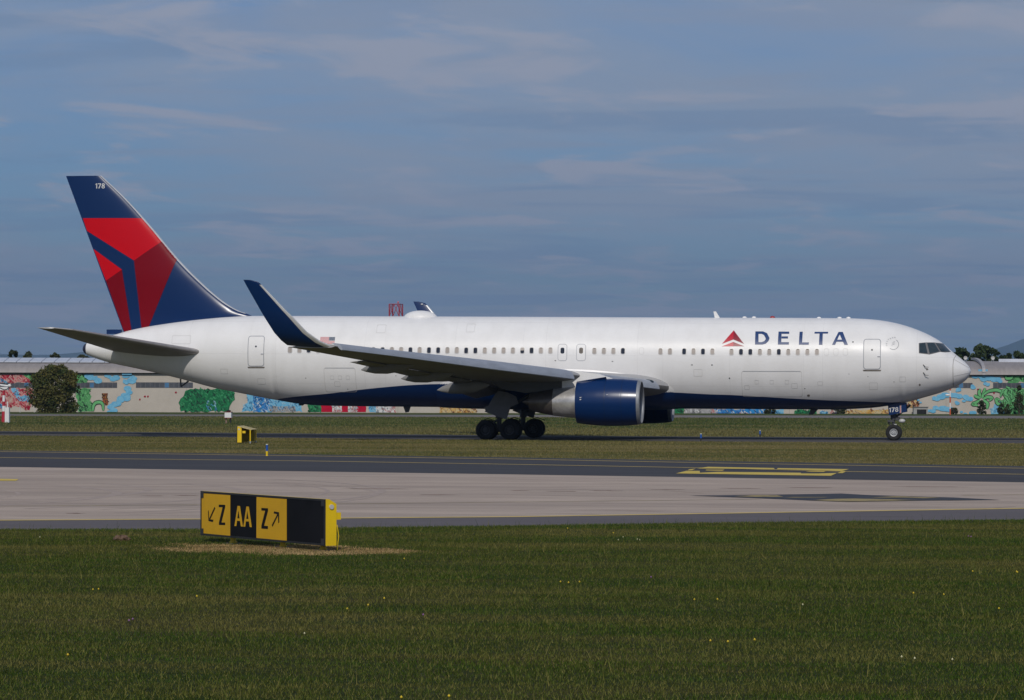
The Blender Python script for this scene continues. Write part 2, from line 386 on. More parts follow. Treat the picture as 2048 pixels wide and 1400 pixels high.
MURAL={'redfil':[[(-62.77,4.64),(-59.95,4.65),(-58.72,3.67),(-58.72,3.58),(-62.76,3.57)],[(-62.76,2.93),(-58.72,2.94),(-58.71,1.1),(-59.57,0.24),(-60.55,0.73),(-62.76,0.41)]],'red':[[(-59.45,0.79),(-58.96,1.1),(-59.08,0.24),(-59.57,0.36)],[(-62.76,1.95),(-62.02,1.7),(-62.14,0.97),(-62.76,1.09)]],'pink':[[(-61.9,2.07),(-61.29,2.2),(-61.04,1.09),(-61.65,0.97)]],'green':[[(-59.88,4.62),(-58.11,4.62),(-58.35,3.61),(-58.72,3.67)],[(-54.18,4.63),(-51.98,4.64),(-51.91,4.12),(-52.16,3.66),(-54.18,3.65)],[(-53.57,2.89),(-51.6,2.89),(-51.85,2.34),(-51.66,1.91),(-51.79,1.42),(-51.29,1.05),(-51.29,0.07),(-53.07,0.07)],[(59.71,4.84),(63.52,4.85),(63.52,3.96),(60.82,3.95),(60.94,4.38)],[(60.45,3.15),(63.52,3.16),(63.53,-0.03),(60.09,-0.03),(59.72,0.82),(60.09,1.74),(60.58,2.24)]],'blue':[[(-62.76,4.09),(-62.4,4.03),(-61.78,3.6),(-62.76,3.57)],[(-61.41,2.87),(-60.68,2.81),(-60.18,1.83),(-59.57,2.08),(-58.9,1.65),(-58.83,1.22),(-59.94,1.34),(-60.55,1.46)],[(-62.76,1.09),(-62.27,0.97),(-62.39,0.48),(-62.76,0.54)],[(57.38,5.42),(58.36,5.42),(58.37,4.93),(57.39,4.92)],[(-32.48,2.14),(-25.98,1.91),(-25.61,0.13),(-33.21,0.12),(-32.96,0.79),(-32.35,1.16)],[(-37.5,0.35),(-37.38,1.27),(-36.89,1.7),(-36.4,1.58),(-36.15,0.35)],[(-17.52,1.07),(-16.66,1.07),(-16.66,0.09),(-17.51,0.09)],[(31.22,0.45),(33.37,0.46),(33.37,-0.1),(31.22,-0.1)],[(37.78,0.34),(38.7,0.34),(38.7,-0.08),(37.78,-0.09)],[(58.62,0.64),(59.85,1.56),(60.46,-0.03),(58.62,-0.04)]],'deepblue':[[(-31.62,2.02),(-29.66,2.02),(-29.77,0.12),(-31.86,0.12)],[(24.78,0.56),(31.34,0.57),(31.34,-0.1),(24.78,-0.12)]],'white':[[(24.54,0.43),(25.27,0.5),(24.91,-0.12),(24.29,-0.12)],[(27.85,-0.11),(28.46,0.32),(29.08,-0.11)],[(-22.05,1.06),(-20.83,1.06),(-20.82,0.08),(-22.05,0.08)],[(-20.09,1.07),(-18.99,1.07),(-18.99,0.09),(-20.09,0.08)],[(-16.66,1.07),(-14.33,1.08),(-14.33,0.04),(-16.66,0.03)],[(39.01,0.35),(39.99,0.35),(39.99,-0.08),(39.01,-0.08)]],'stripe':[[(-23.46,1.06),(-22.05,1.06),(-22.05,0.08),(-23.46,0.08)],[(-20.83,1.06),(-20.09,1.07),(-20.09,0.08),(-20.82,0.08)],[(-18.99,1.07),(-17.88,1.07),(-17.88,0.09),(-18.99,0.09)]],'yellow':[[(-8.81,0.85),(-4.21,0.86),(-4.21,-0.0),(-8.81,-0.01)],[(40.84,0.47),(47.28,0.61),(47.28,-0.06),(40.85,-0.08)],[(48.44,1.72),(49.85,1.72),(49.79,0.8),(48.44,0.8)]],'grey':[[(21.17,0.73),(24.6,0.74),(24.6,-0.12),(21.17,-0.13)],[(-29.65,0.74),(-26.59,0.74),(-26.46,0.13),(-29.77,0.12)]],'dgreen':[[(-40.56,0.1),(-40.75,1.14),(-40.32,2.0),(-39.96,2.61),(-39.47,2.89),(-33.95,2.84),(-34.07,1.65),(-34.56,0.79),(-34.56,0.11)],[(-25.06,0.93),(-23.46,0.94),(-23.46,0.08),(-24.87,0.07)],[(19.63,0.73),(21.17,0.73),(21.17,-0.13),(19.63,-0.13)],[(34.71,0.46),(37.29,0.46),(37.29,-0.09),(34.72,-0.09)]],'brown':[[(-50.25,2.22),(-49.58,2.22),(-49.45,1.0),(-49.88,0.87),(-50.13,1.49)],[(49.18,1.72),(49.36,1.72),(49.36,0.8),(49.18,0.8)],[(49.67,1.72),(49.85,1.72),(49.85,0.8),(49.67,0.8)]]}
CLOUDS=[[(-51.98,4.42),(-51.12,4.3),(-50.75,3.81)],[(-49.77,4.31),(-49.16,4.12),(-48.54,4.13),(-48.3,4.37)],[(-47.56,4.43),(-46.7,4.44),(-46.46,4.07),(-47.13,3.7),(-47.68,4.13)],[(-47.13,3.03),(-46.82,2.54),(-47.13,1.98),(-47.31,1.68)],[(-47.43,2.11),(-48.05,1.37),(-48.78,0.81),(-49.15,0.38)],[(-49.27,0.14),(-48.78,0.32),(-48.41,0.08)],[(56.47,4.68),(57.39,4.56),(58.12,4.37),(58.92,4.38),(59.72,4.32)],[(58.0,3.7),(58.37,3.76),(58.74,3.82)],[(56.41,3.45),(56.65,3.21)],[(54.57,2.96),(55.06,2.84)],[(51.63,1.91),(52.24,1.91),(52.98,2.34),(53.59,2.22),(54.45,2.16),(54.94,1.98)],[(55.43,2.1),(55.92,1.98),(56.41,1.92)],[(52.0,0.74),(52.61,0.62),(53.23,0.5),(53.96,0.5)],[(50.78,0.37),(51.27,0.5),(51.76,0.44)],[(49.91,1.54),(50.4,1.48)],[(55.43,1.55),(55.55,1.67)],[(54.45,1.36),(54.57,1.3)],[(55.25,0.14),(55.68,0.08)],[(56.48,0.02),(56.97,0.08)],[(59.72,4.19),(60.08,4.13)]]
VINES=[[(57.51,1.98),(57.27,2.72),(57.45,3.09)],[(57.64,1.98),(57.88,2.72),(58.0,3.21)],[(57.39,1.98),(56.9,2.17),(56.66,2.35)],[(57.39,1.74),(56.78,1.37),(56.47,1.24),(57.15,1.06)],[(57.76,1.86),(58.37,2.11),(58.86,1.99),(58.5,1.62)],[(57.82,1.74),(58.31,1.25),(58.25,0.64)],[(57.76,2.35),(58.49,2.84),(59.35,2.97),(60.09,2.72),(60.58,2.11),(60.95,1.38)],[(59.84,1.74),(59.35,1.93),(59.48,1.37),(60.21,1.13),(60.95,1.38)],[(60.45,4.81),(60.7,4.38),(61.19,4.44),(61.43,4.81)],[(60.7,3.09),(60.46,2.6),(60.82,2.24)],[(-51.35,0.13),(-51.29,0.75),(-50.93,1.18),(-50.5,1.24),(-50.13,0.93),(-50.07,0.2)]]
DOTSRED=[(-44.98,1.93),(-44.61,1.93),(-45.59,1.56),(56.65,3.21),(57.14,3.02),(-41.18,2.43),(59.11,2.6)]
STRIPS=[[(-68.28,3.62),(-57.55,2.94)],[(-55.16,3.65),(-48.39,2.96)],[(-46.09,3.67),(-39.1,2.98)],[(51.38,3.84),(56.47,3.18)],[(58.98,3.86),(69.04,3.2)]]
DORMER=[(-47.78,5.2),(-46.58,4.68),(57.14,5.48),(58.3,4.87)]
# ------------------------------------------------------------------ the setting
def grass_mat(name, a, b, c, stretch=(0.35, 1.0, 1.0), transl=0.0, blade=False, dryband=False):
    """a fresh green, b dull green, c dry straw: mixed by broad and fine noise."""
    m = bpy.data.materials.new(name)
    m.use_nodes = True
    N, L = m.node_tree.nodes, m.node_tree.links
    bs = N['Principled BSDF']
    bs.inputs['Roughness'].default_value = 0.75
    bs.inputs['Specular IOR Level'].default_value = 0.03
    g = N.new('ShaderNodeNewGeometry')
    mp = N.new('ShaderNodeMapping'); mp.inputs['Scale'].default_value = stretch
    L.new(g.outputs['Position'], mp.inputs[0])
    def noise(s, lo, hi, det=5):
        n = N.new('ShaderNodeTexNoise'); n.inputs['Scale'].default_value = s; n.inputs['Detail'].default_value = det
        n.inputs['Roughness'].default_value = 0.6
        L.new(mp.outputs[0], n.inputs['Vector'])
        r = N.new('ShaderNodeMapRange'); r.inputs[1].default_value = lo; r.inputs[2].default_value = hi
        L.new(n.outputs[0], r.inputs[0])
        return r.outputs[0]
    def mix(f, p, q):
        x = N.new('ShaderNodeMix'); x.data_type = 'RGBA'
        for i, s_ in ((0, f), (6, p), (7, q)):
            if isinstance(s_, tuple):
                x.inputs[i].default_value = (*s_, 1)
            elif isinstance(s_, float):
                x.inputs[i].default_value = s_
            else:
                L.new(s_, x.inputs[i])
        return x.outputs[2]
    c1 = mix(noise(0.9, 0.40, 0.60), a, b)
    c1 = mix(noise(2.6, 0.48, 0.66), c1, tuple(q * 0.62 for q in a))
    c2 = mix(noise(0.33, 0.46, 0.64), c1, tuple(.45 * q + .55 * s_ for q, s_ in zip(b, c)))
    c2 = mix(noise(1.7, 0.60, 0.76), c2, c)
    if dryband:
        sy = N.new('ShaderNodeSeparateXYZ'); L.new(g.outputs['Position'], sy.inputs[0])
        md = N.new('ShaderNodeMath'); md.operation = 'MULTIPLY_ADD'; L.new(noise(0.6, 0, 1), md.inputs[0]); md.inputs[1].default_value = -26.0; L.new(sy.outputs[1], md.inputs[2])
        r_ = N.new('ShaderNodeMapRange'); r_.inputs[1].default_value = 34.0; r_.inputs[2].default_value = 62.0; r_.inputs[3].default_value = 0.62; r_.inputs[4].default_value = 0.0
        L.new(md.outputs[0], r_.inputs[0])
        c2 = mix(r_.outputs[0], c2, (0.21, 0.175, 0.072))
    if blade:
        at = N.new('ShaderNodeAttribute'); at.attribute_name = 'tone'
        r = N.new('ShaderNodeMapRange'); r.inputs[1].default_value = 0.62; r.inputs[2].default_value = 1.0; r.inputs[4].default_value = 0.75
        L.new(at.outputs['Fac'], r.inputs[0])
        c2 = mix(r.outputs[0], c2, c)
        hs = N.new('ShaderNodeHueSaturation')
        r2 = N.new('ShaderNodeMapRange'); r2.inputs[2].default_value = 0.62; r2.inputs[3].default_value = 0.55; r2.inputs[4].default_value = 1.25
        L.new(at.outputs['Fac'], r2.inputs[0]); L.new(r2.outputs[0], hs.inputs['Value']); L.new(c2, hs.inputs['Color'])
        c2 = hs.outputs[0]
    else:
        c2 = mix(noise(6.0, 0.4, 0.75, 8), c2, tuple(q * 0.55 for q in b))
        bu = N.new('ShaderNodeBump'); bu.inputs['Strength'].default_value = 0.6; bu.inputs['Distance'].default_value = 0.06
        L.new(noise(9.0, 0, 1, 6), bu.inputs['Height']); L.new(bu.outputs[0], bs.inputs['Normal'])
    L.new(c2, bs.inputs['Base Color'])
    if transl:
        tr = N.new('ShaderNodeBsdfTranslucent'); L.new(c2, tr.inputs[0])
        ms = N.new('ShaderNodeMixShader'); ms.inputs[0].default_value = transl
        L.new(bs.outputs[0], ms.inputs[1]); L.new(tr.outputs[0], ms.inputs[2])
        L.new(ms.outputs[0], N['Material Output'].inputs[0])
    return m
G_FRESH, G_DULL, G_DRY = (0.050, 0.103, 0.012), (0.078, 0.098, 0.016), (0.21, 0.175, 0.06)
M_far = grass_mat('far_grass', (0.05, 0.085, 0.022), (0.075, 0.095, 0.03), (0.17, 0.14, 0.062), (0.05, 0.25, 1), dryband=True)
M_verge = grass_mat('verge_grass', (0.09, 0.105, 0.028), (0.145, 0.125, 0.042), (0.25, 0.195, 0.09), (0.1, 0.5, 1))
M_lawn = grass_mat('lawn_soil', (0.028, 0.046, 0.008), (0.034, 0.042, 0.010), (0.08, 0.06, 0.025), (0.35, 1, 1))
M_blade = grass_mat('lawn_blades', G_FRESH, G_DULL, G_DRY, (0.25, 0.9, 0.0), 0.25, True)
M_vblade = grass_mat('verge_blades', (0.10, 0.118, 0.030), (0.165, 0.14, 0.046), (0.29, 0.23, 0.105), (0.1, 0.5, 0), 0.25, True)
M_fblade = grass_mat('far_blades', (0.062, 0.108, 0.028), (0.092, 0.116, 0.036), (0.22, 0.18, 0.078), (0.05, 0.25, 0), 0.25, True, True)

def pave(name, base, dark, spots, crack=True, stretch=(0.25, 1, 1), joint=None):
    m = bpy.data.materials.new(name)
    m.use_nodes = True
    N, L = m.node_tree.nodes, m.node_tree.links
    b = N['Principled BSDF']
    b.inputs['Roughness'].default_value = 0.85
    b.inputs['Specular IOR Level'].default_value = 0.08
    t = N.new('ShaderNodeTexCoord')
    mp = N.new('ShaderNodeMapping'); mp.inputs['Scale'].default_value = stretch
    L.new(t.outputs['Object'], mp.inputs[0])
    prev = None
    for (s, lo, hi, det, c, amt) in ((0.22, 0.35, 0.65, 6, dark, 0.9), (1.3, 0.46, 0.68, 8, dark, 0.7), (0.45, 0.60, 0.68, 9, spots, 0.45), (40.0, 0.45, 0.7, 3, dark, 0.35)):
        n = N.new('ShaderNodeTexNoise'); n.inputs['Scale'].default_value = s; n.inputs['Detail'].default_value = det
        n.inputs['Roughness'].default_value = 0.65; n.inputs['Distortion'].default_value = 0.4
        L.new(mp.outputs[0] if s < 10 else t.outputs['Object'], n.inputs['Vector'])
        r = N.new('ShaderNodeMapRange'); r.inputs[1].default_value = lo; r.inputs[2].default_value = hi; r.inputs[4].default_value = amt
        L.new(n.outputs[0], r.inputs[0])
        x = N.new('ShaderNodeMix'); x.data_type = 'RGBA'
        L.new(r.outputs[0], x.inputs[0])
        if prev is None:
            x.inputs[6].default_value = (*base, 1)
        else:
            L.new(prev, x.inputs[6])
        x.inputs[7].default_value = (*c, 1)
        prev = x.outputs[2]
    if crack:
        v = N.new('ShaderNodeTexVoronoi'); v.feature = 'DISTANCE_TO_EDGE'; v.inputs['Scale'].default_value = 0.16
        L.new(mp.outputs[0], v.inputs['Vector'])
        r = N.new('ShaderNodeMapRange'); r.inputs[1].default_value = 0.0; r.inputs[2].default_value = 0.006; r.inputs[3].default_value = 0.5; r.inputs[4].default_value = 0.0
        L.new(v.outputs['Distance'], r.inputs[0])
        x = N.new('ShaderNodeMix'); x.data_type = 'RGBA'
        L.new(r.outputs[0], x.inputs[0]); L.new(prev, x.inputs[6]); x.inputs[7].default_value = (*spots, 1)
        prev = x.outputs[2]
    L.new(prev, b.inputs['Base Color'])
    return m
M_conc = pave('old_concrete', (0.50, 0.405, 0.335), (0.32, 0.262, 0.222), (0.16, 0.115, 0.09))
M_asph = pave('dark_asphalt', (0.072, 0.072, 0.080), (0.052, 0.053, 0.060), (0.036, 0.036, 0.04))
M_should = pave('shoulder_asphalt', (0.15, 0.135, 0.142), (0.115, 0.104, 0.108), (0.08, 0.07, 0.068), crack=False)
M_actax = pave('taxiway_asphalt', (0.10, 0.092, 0.092), (0.08, 0.075, 0.077), (0.06, 0.05, 0.047), crack=False)
M_lane = pave('lane_asphalt', (0.030, 0.030, 0.034), (0.024, 0.025, 0.03), (0.02, 0.02, 0.022), crack=False)
M_road = pave('service_road', (0.21, 0.19, 0.185), (0.17, 0.155, 0.15), (0.12, 0.11, 0.11), crack=False)
M_yline = mat('yellow_line_paint', (0.72, 0.52, 0.09), 0.7, var=0.25, scale=2.5, col2=(0.52, 0.38, 0.11))
M_ydim = mat('worn_yellow_paint', (0.36, 0.28, 0.11), 0.8, scale=1.5, col2=(0.28, 0.235, 0.19))
M_ybright = mat('fresh_yellow_paint', (0.62, 0.45, 0.06), 0.65, var=0.15, scale=1.0)
M_black = mat('black_marking_paint', (0.028, 0.029, 0.036), 0.75, var=0.3, scale=1.2)
M_wornpale = mat('worn_letter_paint', (0.48, 0.36, 0.12), 0.8, scale=2.2, col2=(0.12, 0.10, 0.06))

def flat(name, pts, z, m, parent=None, **k):
    q = MB(); q.add([(a, b, z) for a, b in pts], [tuple(range(len(pts)))])
    return obj(name, q, m, parent, **k)
def fine(pts, n=8):
    P = []
    for (a, b), (c, d) in zip(pts[:-1], pts[1:]):
        P += [(a + (c - a) * i / n, b + (d - b) * i / n) for i in range(n)]
    return P + [pts[-1]]
def band(name, A, B, z, m, parent=None, **k):
    """sheet between two polylines that run in the same direction"""
    def res(P, n=60):
        P = np.array(P, float)
        L = np.r_[0, np.cumsum(np.hypot(*np.diff(P, axis=0).T))]
        t = np.linspace(0, L[-1], n)
        return np.c_[np.interp(t, L, P[:, 0]), np.interp(t, L, P[:, 1])]
    a, b = res(A), res(B)
    q = MB()
    q.add([(x, y, z) for x, y in a] + [(x, y, z) for x, y in b], [(i, i + 1, 61 + i, 60 + i) for i in range(59)])
    return obj(name, q, m, parent, **k)
def stripe(name, P, w, z, m, parent=None):
    P = np.array(P, float)
    T = np.gradient(P, axis=0); T /= np.hypot(T[:, 0], T[:, 1])[:, None]
    Nn = np.c_[-T[:, 1], T[:, 0]]
    a, b = P + Nn * w / 2, P - Nn * w / 2
    n = len(P)
    q = MB(); q.add([(x, y, z) for x, y in a] + [(x, y, z) for x, y in b], [(i, i + 1, n + i + 1, n + i) for i in range(n - 1)])
    return obj(name, q, m, parent)
def off(P, dx, dy): return [(x + dx, y + dy) for x, y in P]
S = dict(kind='structure')

q = MB(); q.add([(-24000, -24000, 0), (24000, -24000, 0), (24000, 24000, 0), (-24000, 24000, 0)], [(0, 1, 2, 3)])
obj('ground', q, M_far, **S)
# apron of old concrete, its dark taxiway and its shoulder
lawn_edge = [(-75, -175)] + list(G_LAWN) + [(60, -108)]
conc_far = [(-120, -70)] + list(G_CONCFAR) + [(70, -122)]
dark_far = [(-130, -25)] + list(G_DARKFAR) + [(75, -118)]
ap = band('apron', off(lawn_edge, 0, -3), off(conc_far, 0, 0), 0.004, M_conc, **S)
sh = band('apron_shoulder', off(lawn_edge, 0, -3), off([(-75, -170)] + list(G_NEARLINE) + [(60, -100)], 0, 0), 0.008, M_should, **S)
stripe('edge_line', fine(off(G_NEARLINE, 0, 0.25)), 0.42, 0.012, M_yline, sh)
stripe('worn_guide_line', fine(G_DIMLINE), 0.20, 0.009, M_ydim, ap)
stripe('worn_guide_line', fine(G_DIMLINE2), 0.20, 0.009, M_ydim, ap)
dk = band('taxiway', conc_far, dark_far, 0.006, M_asph, **S)
stripe('edge_line', fine(G_DARKEDGE), 0.42, 0.011, M_yline, dk)
stripe('centre_line', fine(G_DARKCL), 0.40, 0.011, M_yline, dk)
for P in M_YELLOW:
    flat('yellow_marking', P, 0.016, M_ybright, dk)
dm = flat('black_marking', M_DIAMOND, 0.012, M_black, ap)
for P in M_DIALET:
    flat('worn_lettering', P, 0.016, M_wornpale, ap)
rc = random.Random(21)
M_crack = mat('crack_soil', (0.20, 0.13, 0.095), 0.95, var=.4, scale=6)
M_rub = mat('tyre_rubber_trace', (0.36, 0.285, 0.24), 0.85, var=.12, scale=1.5)
for (x, y), L_ in zip([(-13.74, -113.19), (-7.89, -114.58), (-6.82, -113.76), (-18.49, -121.91), (-17.6, -121.3), (-16.59, -136.6), (2.53, -106.77), (-3.2, -110.0), (-1.16, -108.9), (-10.96, -119.07), (-9.3, -114.2), (-5.2, -112.0)],
                       (1.1, .5, .6, .35, .4, .3, 1.2, .8, .9, .7, .4, .5)):
    P = []
    for k_ in range(14):
        t = 2 * math.pi * k_ / 14
        P.append((x + L_ * math.cos(t) * rc.uniform(.5, 1.2), y + (.22 + .12 * L_) * math.sin(t) * rc.uniform(.3, 1.3)))
    flat('crack', P, 0.0075, M_crack, ap)
for k_ in range(7):                                  # curved traces left by turning wheels
    cx_, cy_, r_ = -30 + rc.uniform(-2, 2), -122 + rc.uniform(-4, 4), 9 + k_ * 1.5
    stripe('tyre_trace', [(cx_ + r_ * math.cos(t), cy_ + 1.4 * r_ * math.sin(t)) for t in np.linspace(-.6, .9, 24)], rc.uniform(.12, .3), 0.0055 + .0003 * k_, M_rub, ap)
for k_ in range(6):                                  # transverse and lengthwise slab joints
    y0 = -99 - k_ * 6.2
    stripe('slab_joint', fine([(-80, y0 + 14), (-13, y0), (40, y0 - 12)]), .10, 0.0058, M_rub, ap)
flat('yellow_marking', [(-34, -101), (-27.3, -104.6), (-26.8, -106.6), (-34, -108)], 0.013, M_ybright, ap)
# taxiway the aircraft rolls on
ac_far = [(-250, 40)] + list(G_ACFAR) + [(180, 26)]
ac_near = [(-250, 8)] + [(a, b + 4) for a, b in G_ACNEAR] + [(180, -12)]
at = band('aircraft_taxiway', ac_near, ac_far, 0.004, M_actax, **S)
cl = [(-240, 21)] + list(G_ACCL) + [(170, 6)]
band('dark_lane', off(cl, 0, 1.6), [(a, b - 3.0) for a, b in ac_far], 0.008, M_lane, at)  # darker strip along the far half of the taxiway
stripe('centre_line', fine(cl), 0.22, 0.012, M_yline, at)
# service road along the warehouse
band('service_road', [(-300, 118), *ROADN, (200, 196)], [(-300, 138), *ROADF, (200, 258)], 0.004, M_road, **S)
# raised verge between the taxiways
vq = MB()
A_ = np.array([(-140, -15)] + list(G_DARKFAR) + [(90, -117)], float)
B_ = np.array([(-150, 3)] + list(G_ACNEAR) + [(110, -21)], float)
def resamp(P, n):
    L = np.r_[0, np.cumsum(np.hypot(*np.diff(P, axis=0).T))]
    t = np.linspace(0, L[-1], n)
    return np.c_[np.interp(t, L, P[:, 0]), np.interp(t, L, P[:, 1])]
nA, rows = 90, 24
a_, b_ = resamp(A_, nA), resamp(B_, nA)
rv = random.Random(4)
VERGE = []
for j in range(rows + 1):
    t = j / rows
    for i in range(nA):
        x, y = a_[i] * (1 - t) + b_[i] * t
        z = 0.12 * min(1, t * 6) + rv.uniform(-.012, .012)
        if j == 0: z = -0.02
        if j == rows: z = 0.115
        vq.v.append((x, y, z))
for i in range(nA):
    x, y = b_[i]; vq.v.append((x, y + .25, -0.02))
for j in range(rows + 1):
    for i in range(nA - 1):
        k = j * nA + i
        vq.f.append((k, k + 1, k + nA + 1, k + nA)); vq.m.append(0)
obj('grass_verge', vq, M_verge, smooth=180, **S)
# foreground lawn slab
lq = MB()
le = resamp(np.array(lawn_edge, float), 120)
rows = 60
for j in range(rows + 1):
    t = (j / rows) ** 1.6
    for i in range(120):
        x, y = le[i]
        z = 0.022 + rv.uniform(-.006, .006)
        if j == 0: z = -0.02
        if j == 1: z = 0.02
        lq.v.append((x, y - 130 * t if j else y, z))
for j in range(rows):
    for i in range(119):
        k = j * 120 + i
        lq.f.append((k, k + 1, k + 121, k + 120)); lq.m.append(0)
obj('lawn', lq, M_lawn, smooth=180, **S)
# distant ridge, eighteen kilometres off
hq = MB()
rh = random.Random(9)
hx = np.linspace(-8400, 5600, 170)
def ridge(x):
    return 150 + 28 * math.sin(x / 1150) + 15 * math.sin(x / 370 + 1) + 7 * math.sin(x / 130) + 390 * math.exp(-((x - 330) / 640.0) ** 2)
for x in hx:
    for j in range(11):
        t = j / 10
        hq.v.append((x, 16800 + 1900 * t + 0.15 * x, ridge(x) * math.sin(t * math.pi / 2) ** 1.2 - 2 + rh.uniform(-2, 2) * (t < .95)))
for i in range(len(hx) - 1):
    for j in range(10):
        k = i * 11 + j
        hq.f.append((k, k + 11, k + 12, k + 1)); hq.m.append(0)
obj('hills', hq, mat('hill_woods', (0.045, 0.07, 0.03), 0.9, var=0.3, scale=0.01), smooth=180, **S)
# ------------------------------------------------------------------ the airliner
TOP = [(-53.62, 5.66), (-53.2, 5.80), (-51.87, 6.19), (-50.51, 6.55), (-48.75, 6.86), (-46.08, 7.19), (-44.56, 7.31), (-43.2, 7.36), (-34.1, 7.33), (-25, 7.29), (-15.1, 7.24), (-7.2, 7.2), (-6.19, 7.16), (-5.38, 7.085), (-4.62, 6.96), (-3.93, 6.79), (-3.3, 6.58), (-2.67, 6.32), (-2.11, 6.03), (-1.64, 5.72), (-1.2, 5.33), (-0.88, 5.06), (-0.54, 4.79), (-0.23, 4.49), (-0.07, 4.27), (0, 4.09)]
BOT = [(-53.62, 5.08), (-53.28, 4.93), (-52.65, 4.70), (-52.15, 4.55), (-50.4, 4.18), (-48.71, 3.81), (-47.03, 3.40), (-45.49, 3.0), (-44.1, 2.73), (-41.45, 2.24), (-40.26, 2.06), (-38.81, 1.95), (-35.65, 1.91), (-15.98, 1.83), (-8.27, 1.81), (-5.92, 1.91), (-4.8, 2.05), (-3.67, 2.28), (-2.73, 2.54), (-1.79, 2.82), (-.98, 3.14), (-.48, 3.42), (-.23, 3.64), (-.07, 3.88), (0, 4.09)]
WID = [(-53.62, .28), (-53.2, .45), (-52, .72), (-50, 1.12), (-48, 1.5), (-46, 1.83), (-44, 2.1), (-42, 2.31), (-40, 2.44), (-38, 2.5), (-36, 2.515), (-7.5, 2.515), (-6, 2.48), (-5, 2.40), (-4, 2.26), (-3, 2.04), (-2, 1.71), (-1.2, 1.34), (-.6, .95), (-.23, .58), (-.07, .3), (0, 0)]
zt, zb, hw = (pchip(*zip(*T)) for T in (TOP, BOT, WID))
def sec(x):
    t, b, w = zt(x), zb(x), max(hw(x), 1e-4)
    return t, b, w, b + (t - b) * float(np.interp(x, [-53, -42], [.5, .533]))
def fy(x, z, eps=0.0):
    """point on the near (starboard) side of the fuselage skin, lifted eps along the normal"""
    t, b, w, m = sec(x)
    h = max((t - m) if z > m else (m - b), 1e-4)
    c = max(min((z - m) / h, 0.999), -0.999)
    y = -w * math.sqrt(1 - c * c)
    n = Vector((0, y / (w * w), (z - m) / (h * h)))
    n.normalize()
    return (x, y + n.y * eps, z + n.z * eps)

def paint(name, base, rough, lines=False, grime=0.1, coat=0.3, spec=0.5, wave=0.0):
    m = bpy.data.materials.new(name)
    m.use_nodes = True
    N, L = m.node_tree.nodes, m.node_tree.links
    b = N['Principled BSDF']
    b.inputs['Roughness'].default_value = rough
    b.inputs['Coat Weight'].default_value = coat
    b.inputs['Specular IOR Level'].default_value = spec
    b.inputs['Coat Roughness'].default_value = 0.2
    t = N.new('ShaderNodeTexCoord')
    sp = N.new('ShaderNodeSeparateXYZ'); L.new(t.outputs['Object'], sp.inputs[0])
    mp = N.new('ShaderNodeMapping'); mp.inputs['Scale'].default_value = (1.2, 1, 0.35)
    L.new(t.outputs['Object'], mp.inputs[0])
    n = N.new('ShaderNodeTexNoise'); n.inputs['Scale'].default_value = 0.9; n.inputs['Detail'].default_value = 8; n.inputs['Roughness'].default_value = 0.6
    L.new(mp.outputs[0], n.inputs['Vector'])
    r = N.new('ShaderNodeMapRange'); r.inputs[1].default_value = 0.4; r.inputs[2].default_value = 0.8; r.inputs[4].default_value = grime
    L.new(n.outputs[0], r.inputs[0])
    x = N.new('ShaderNodeMix'); x.data_type = 'RGBA'
    L.new(r.outputs[0], x.inputs[0]); x.inputs[6].default_value = (*base, 1)
    x.inputs[7].default_value = (base[0] * .55, base[1] * .53, base[2] * .5, 1)
    prev = x.outputs[2]
    def M(op, a, c):
        q = N.new('ShaderNodeMath'); q.operation = op
        for i, s_ in enumerate((a, c)):
            if isinstance(s_, (int, float)): q.inputs[i].default_value = s_
            else: L.new(s_, q.inputs[i])
        return q.outputs[0]
    if lines:
        acc = None
        # circumferential skin joints and two lap joints along the body
        for off_, per, w in ((0.31, 5.45, 0.012), (3.6, 8.3, 0.010)):
            d = M('ABSOLUTE', M('SUBTRACT', M('FRACT', M('DIVIDE', M('ADD', sp.outputs[0], 60 + off_), per), 0), 0.5), 0)
            k = M('LESS_THAN', d, w / per)
            acc = k if acc is None else M('MAXIMUM', acc, k)
        for z, w in ((4.78, 0.011), (6.72, 0.009), (3.02, 0.011)):
            zz = M('ADD', sp.outputs[2], M('MULTIPLY', sp.outputs[0], 0.0045))
            acc = M('MAXIMUM', acc, M('LESS_THAN', M('ABSOLUTE', M('SUBTRACT', zz, z + .09), 0), w))
        x = N.new('ShaderNodeMix'); x.data_type = 'RGBA'
        L.new(M('MULTIPLY', acc, 0.15), x.inputs[0]); L.new(prev, x.inputs[6]); x.inputs[7].default_value = (.25, .25, .26, 1)
        prev = x.outputs[2]
    if wave:
        mw = N.new('ShaderNodeMapping'); mw.inputs['Scale'].default_value = (2.0, 2.0, 3.0); L.new(t.outputs['Object'], mw.inputs[0])
        nw = N.new('ShaderNodeTexNoise'); nw.inputs['Scale'].default_value = 0.8; nw.inputs['Detail'].default_value = 3; L.new(mw.outputs[0], nw.inputs['Vector'])
        bw = N.new('ShaderNodeBump'); bw.inputs['Strength'].default_value = wave; bw.inputs['Distance'].default_value = 0.03
        L.new(nw.outputs[0], bw.inputs['Height']); L.new(bw.outputs[0], b.inputs['Normal'])
    L.new(prev, b.inputs['Base Color'])
    return m
M_white = paint('white_fuselage_paint', (0.80, 0.79, 0.785), 0.36, True, 0.20, 0.0, 0.45, 0.2)
M_whitep = paint('white_part_paint', (0.79, 0.78, 0.775), 0.42, False, 0.18, 0.0, 0.4)
M_navy = paint('navy_paint', (0.0010, 0.021, 0.096), 0.28, False, 0.05, 0.15, 0.35)
M_red = paint('bright_red_paint', (0.56, 0.002, 0.010), 0.25, False, 0.1, 0.05, 0.22)
M_dred = paint('dark_red_paint', (0.19, 0.001, 0.008), 0.25, False, 0.12, 0.05, 0.22)
M_titlered = mat('logo_red', (0.50, 0.012, 0.03), 0.35, var=.05)
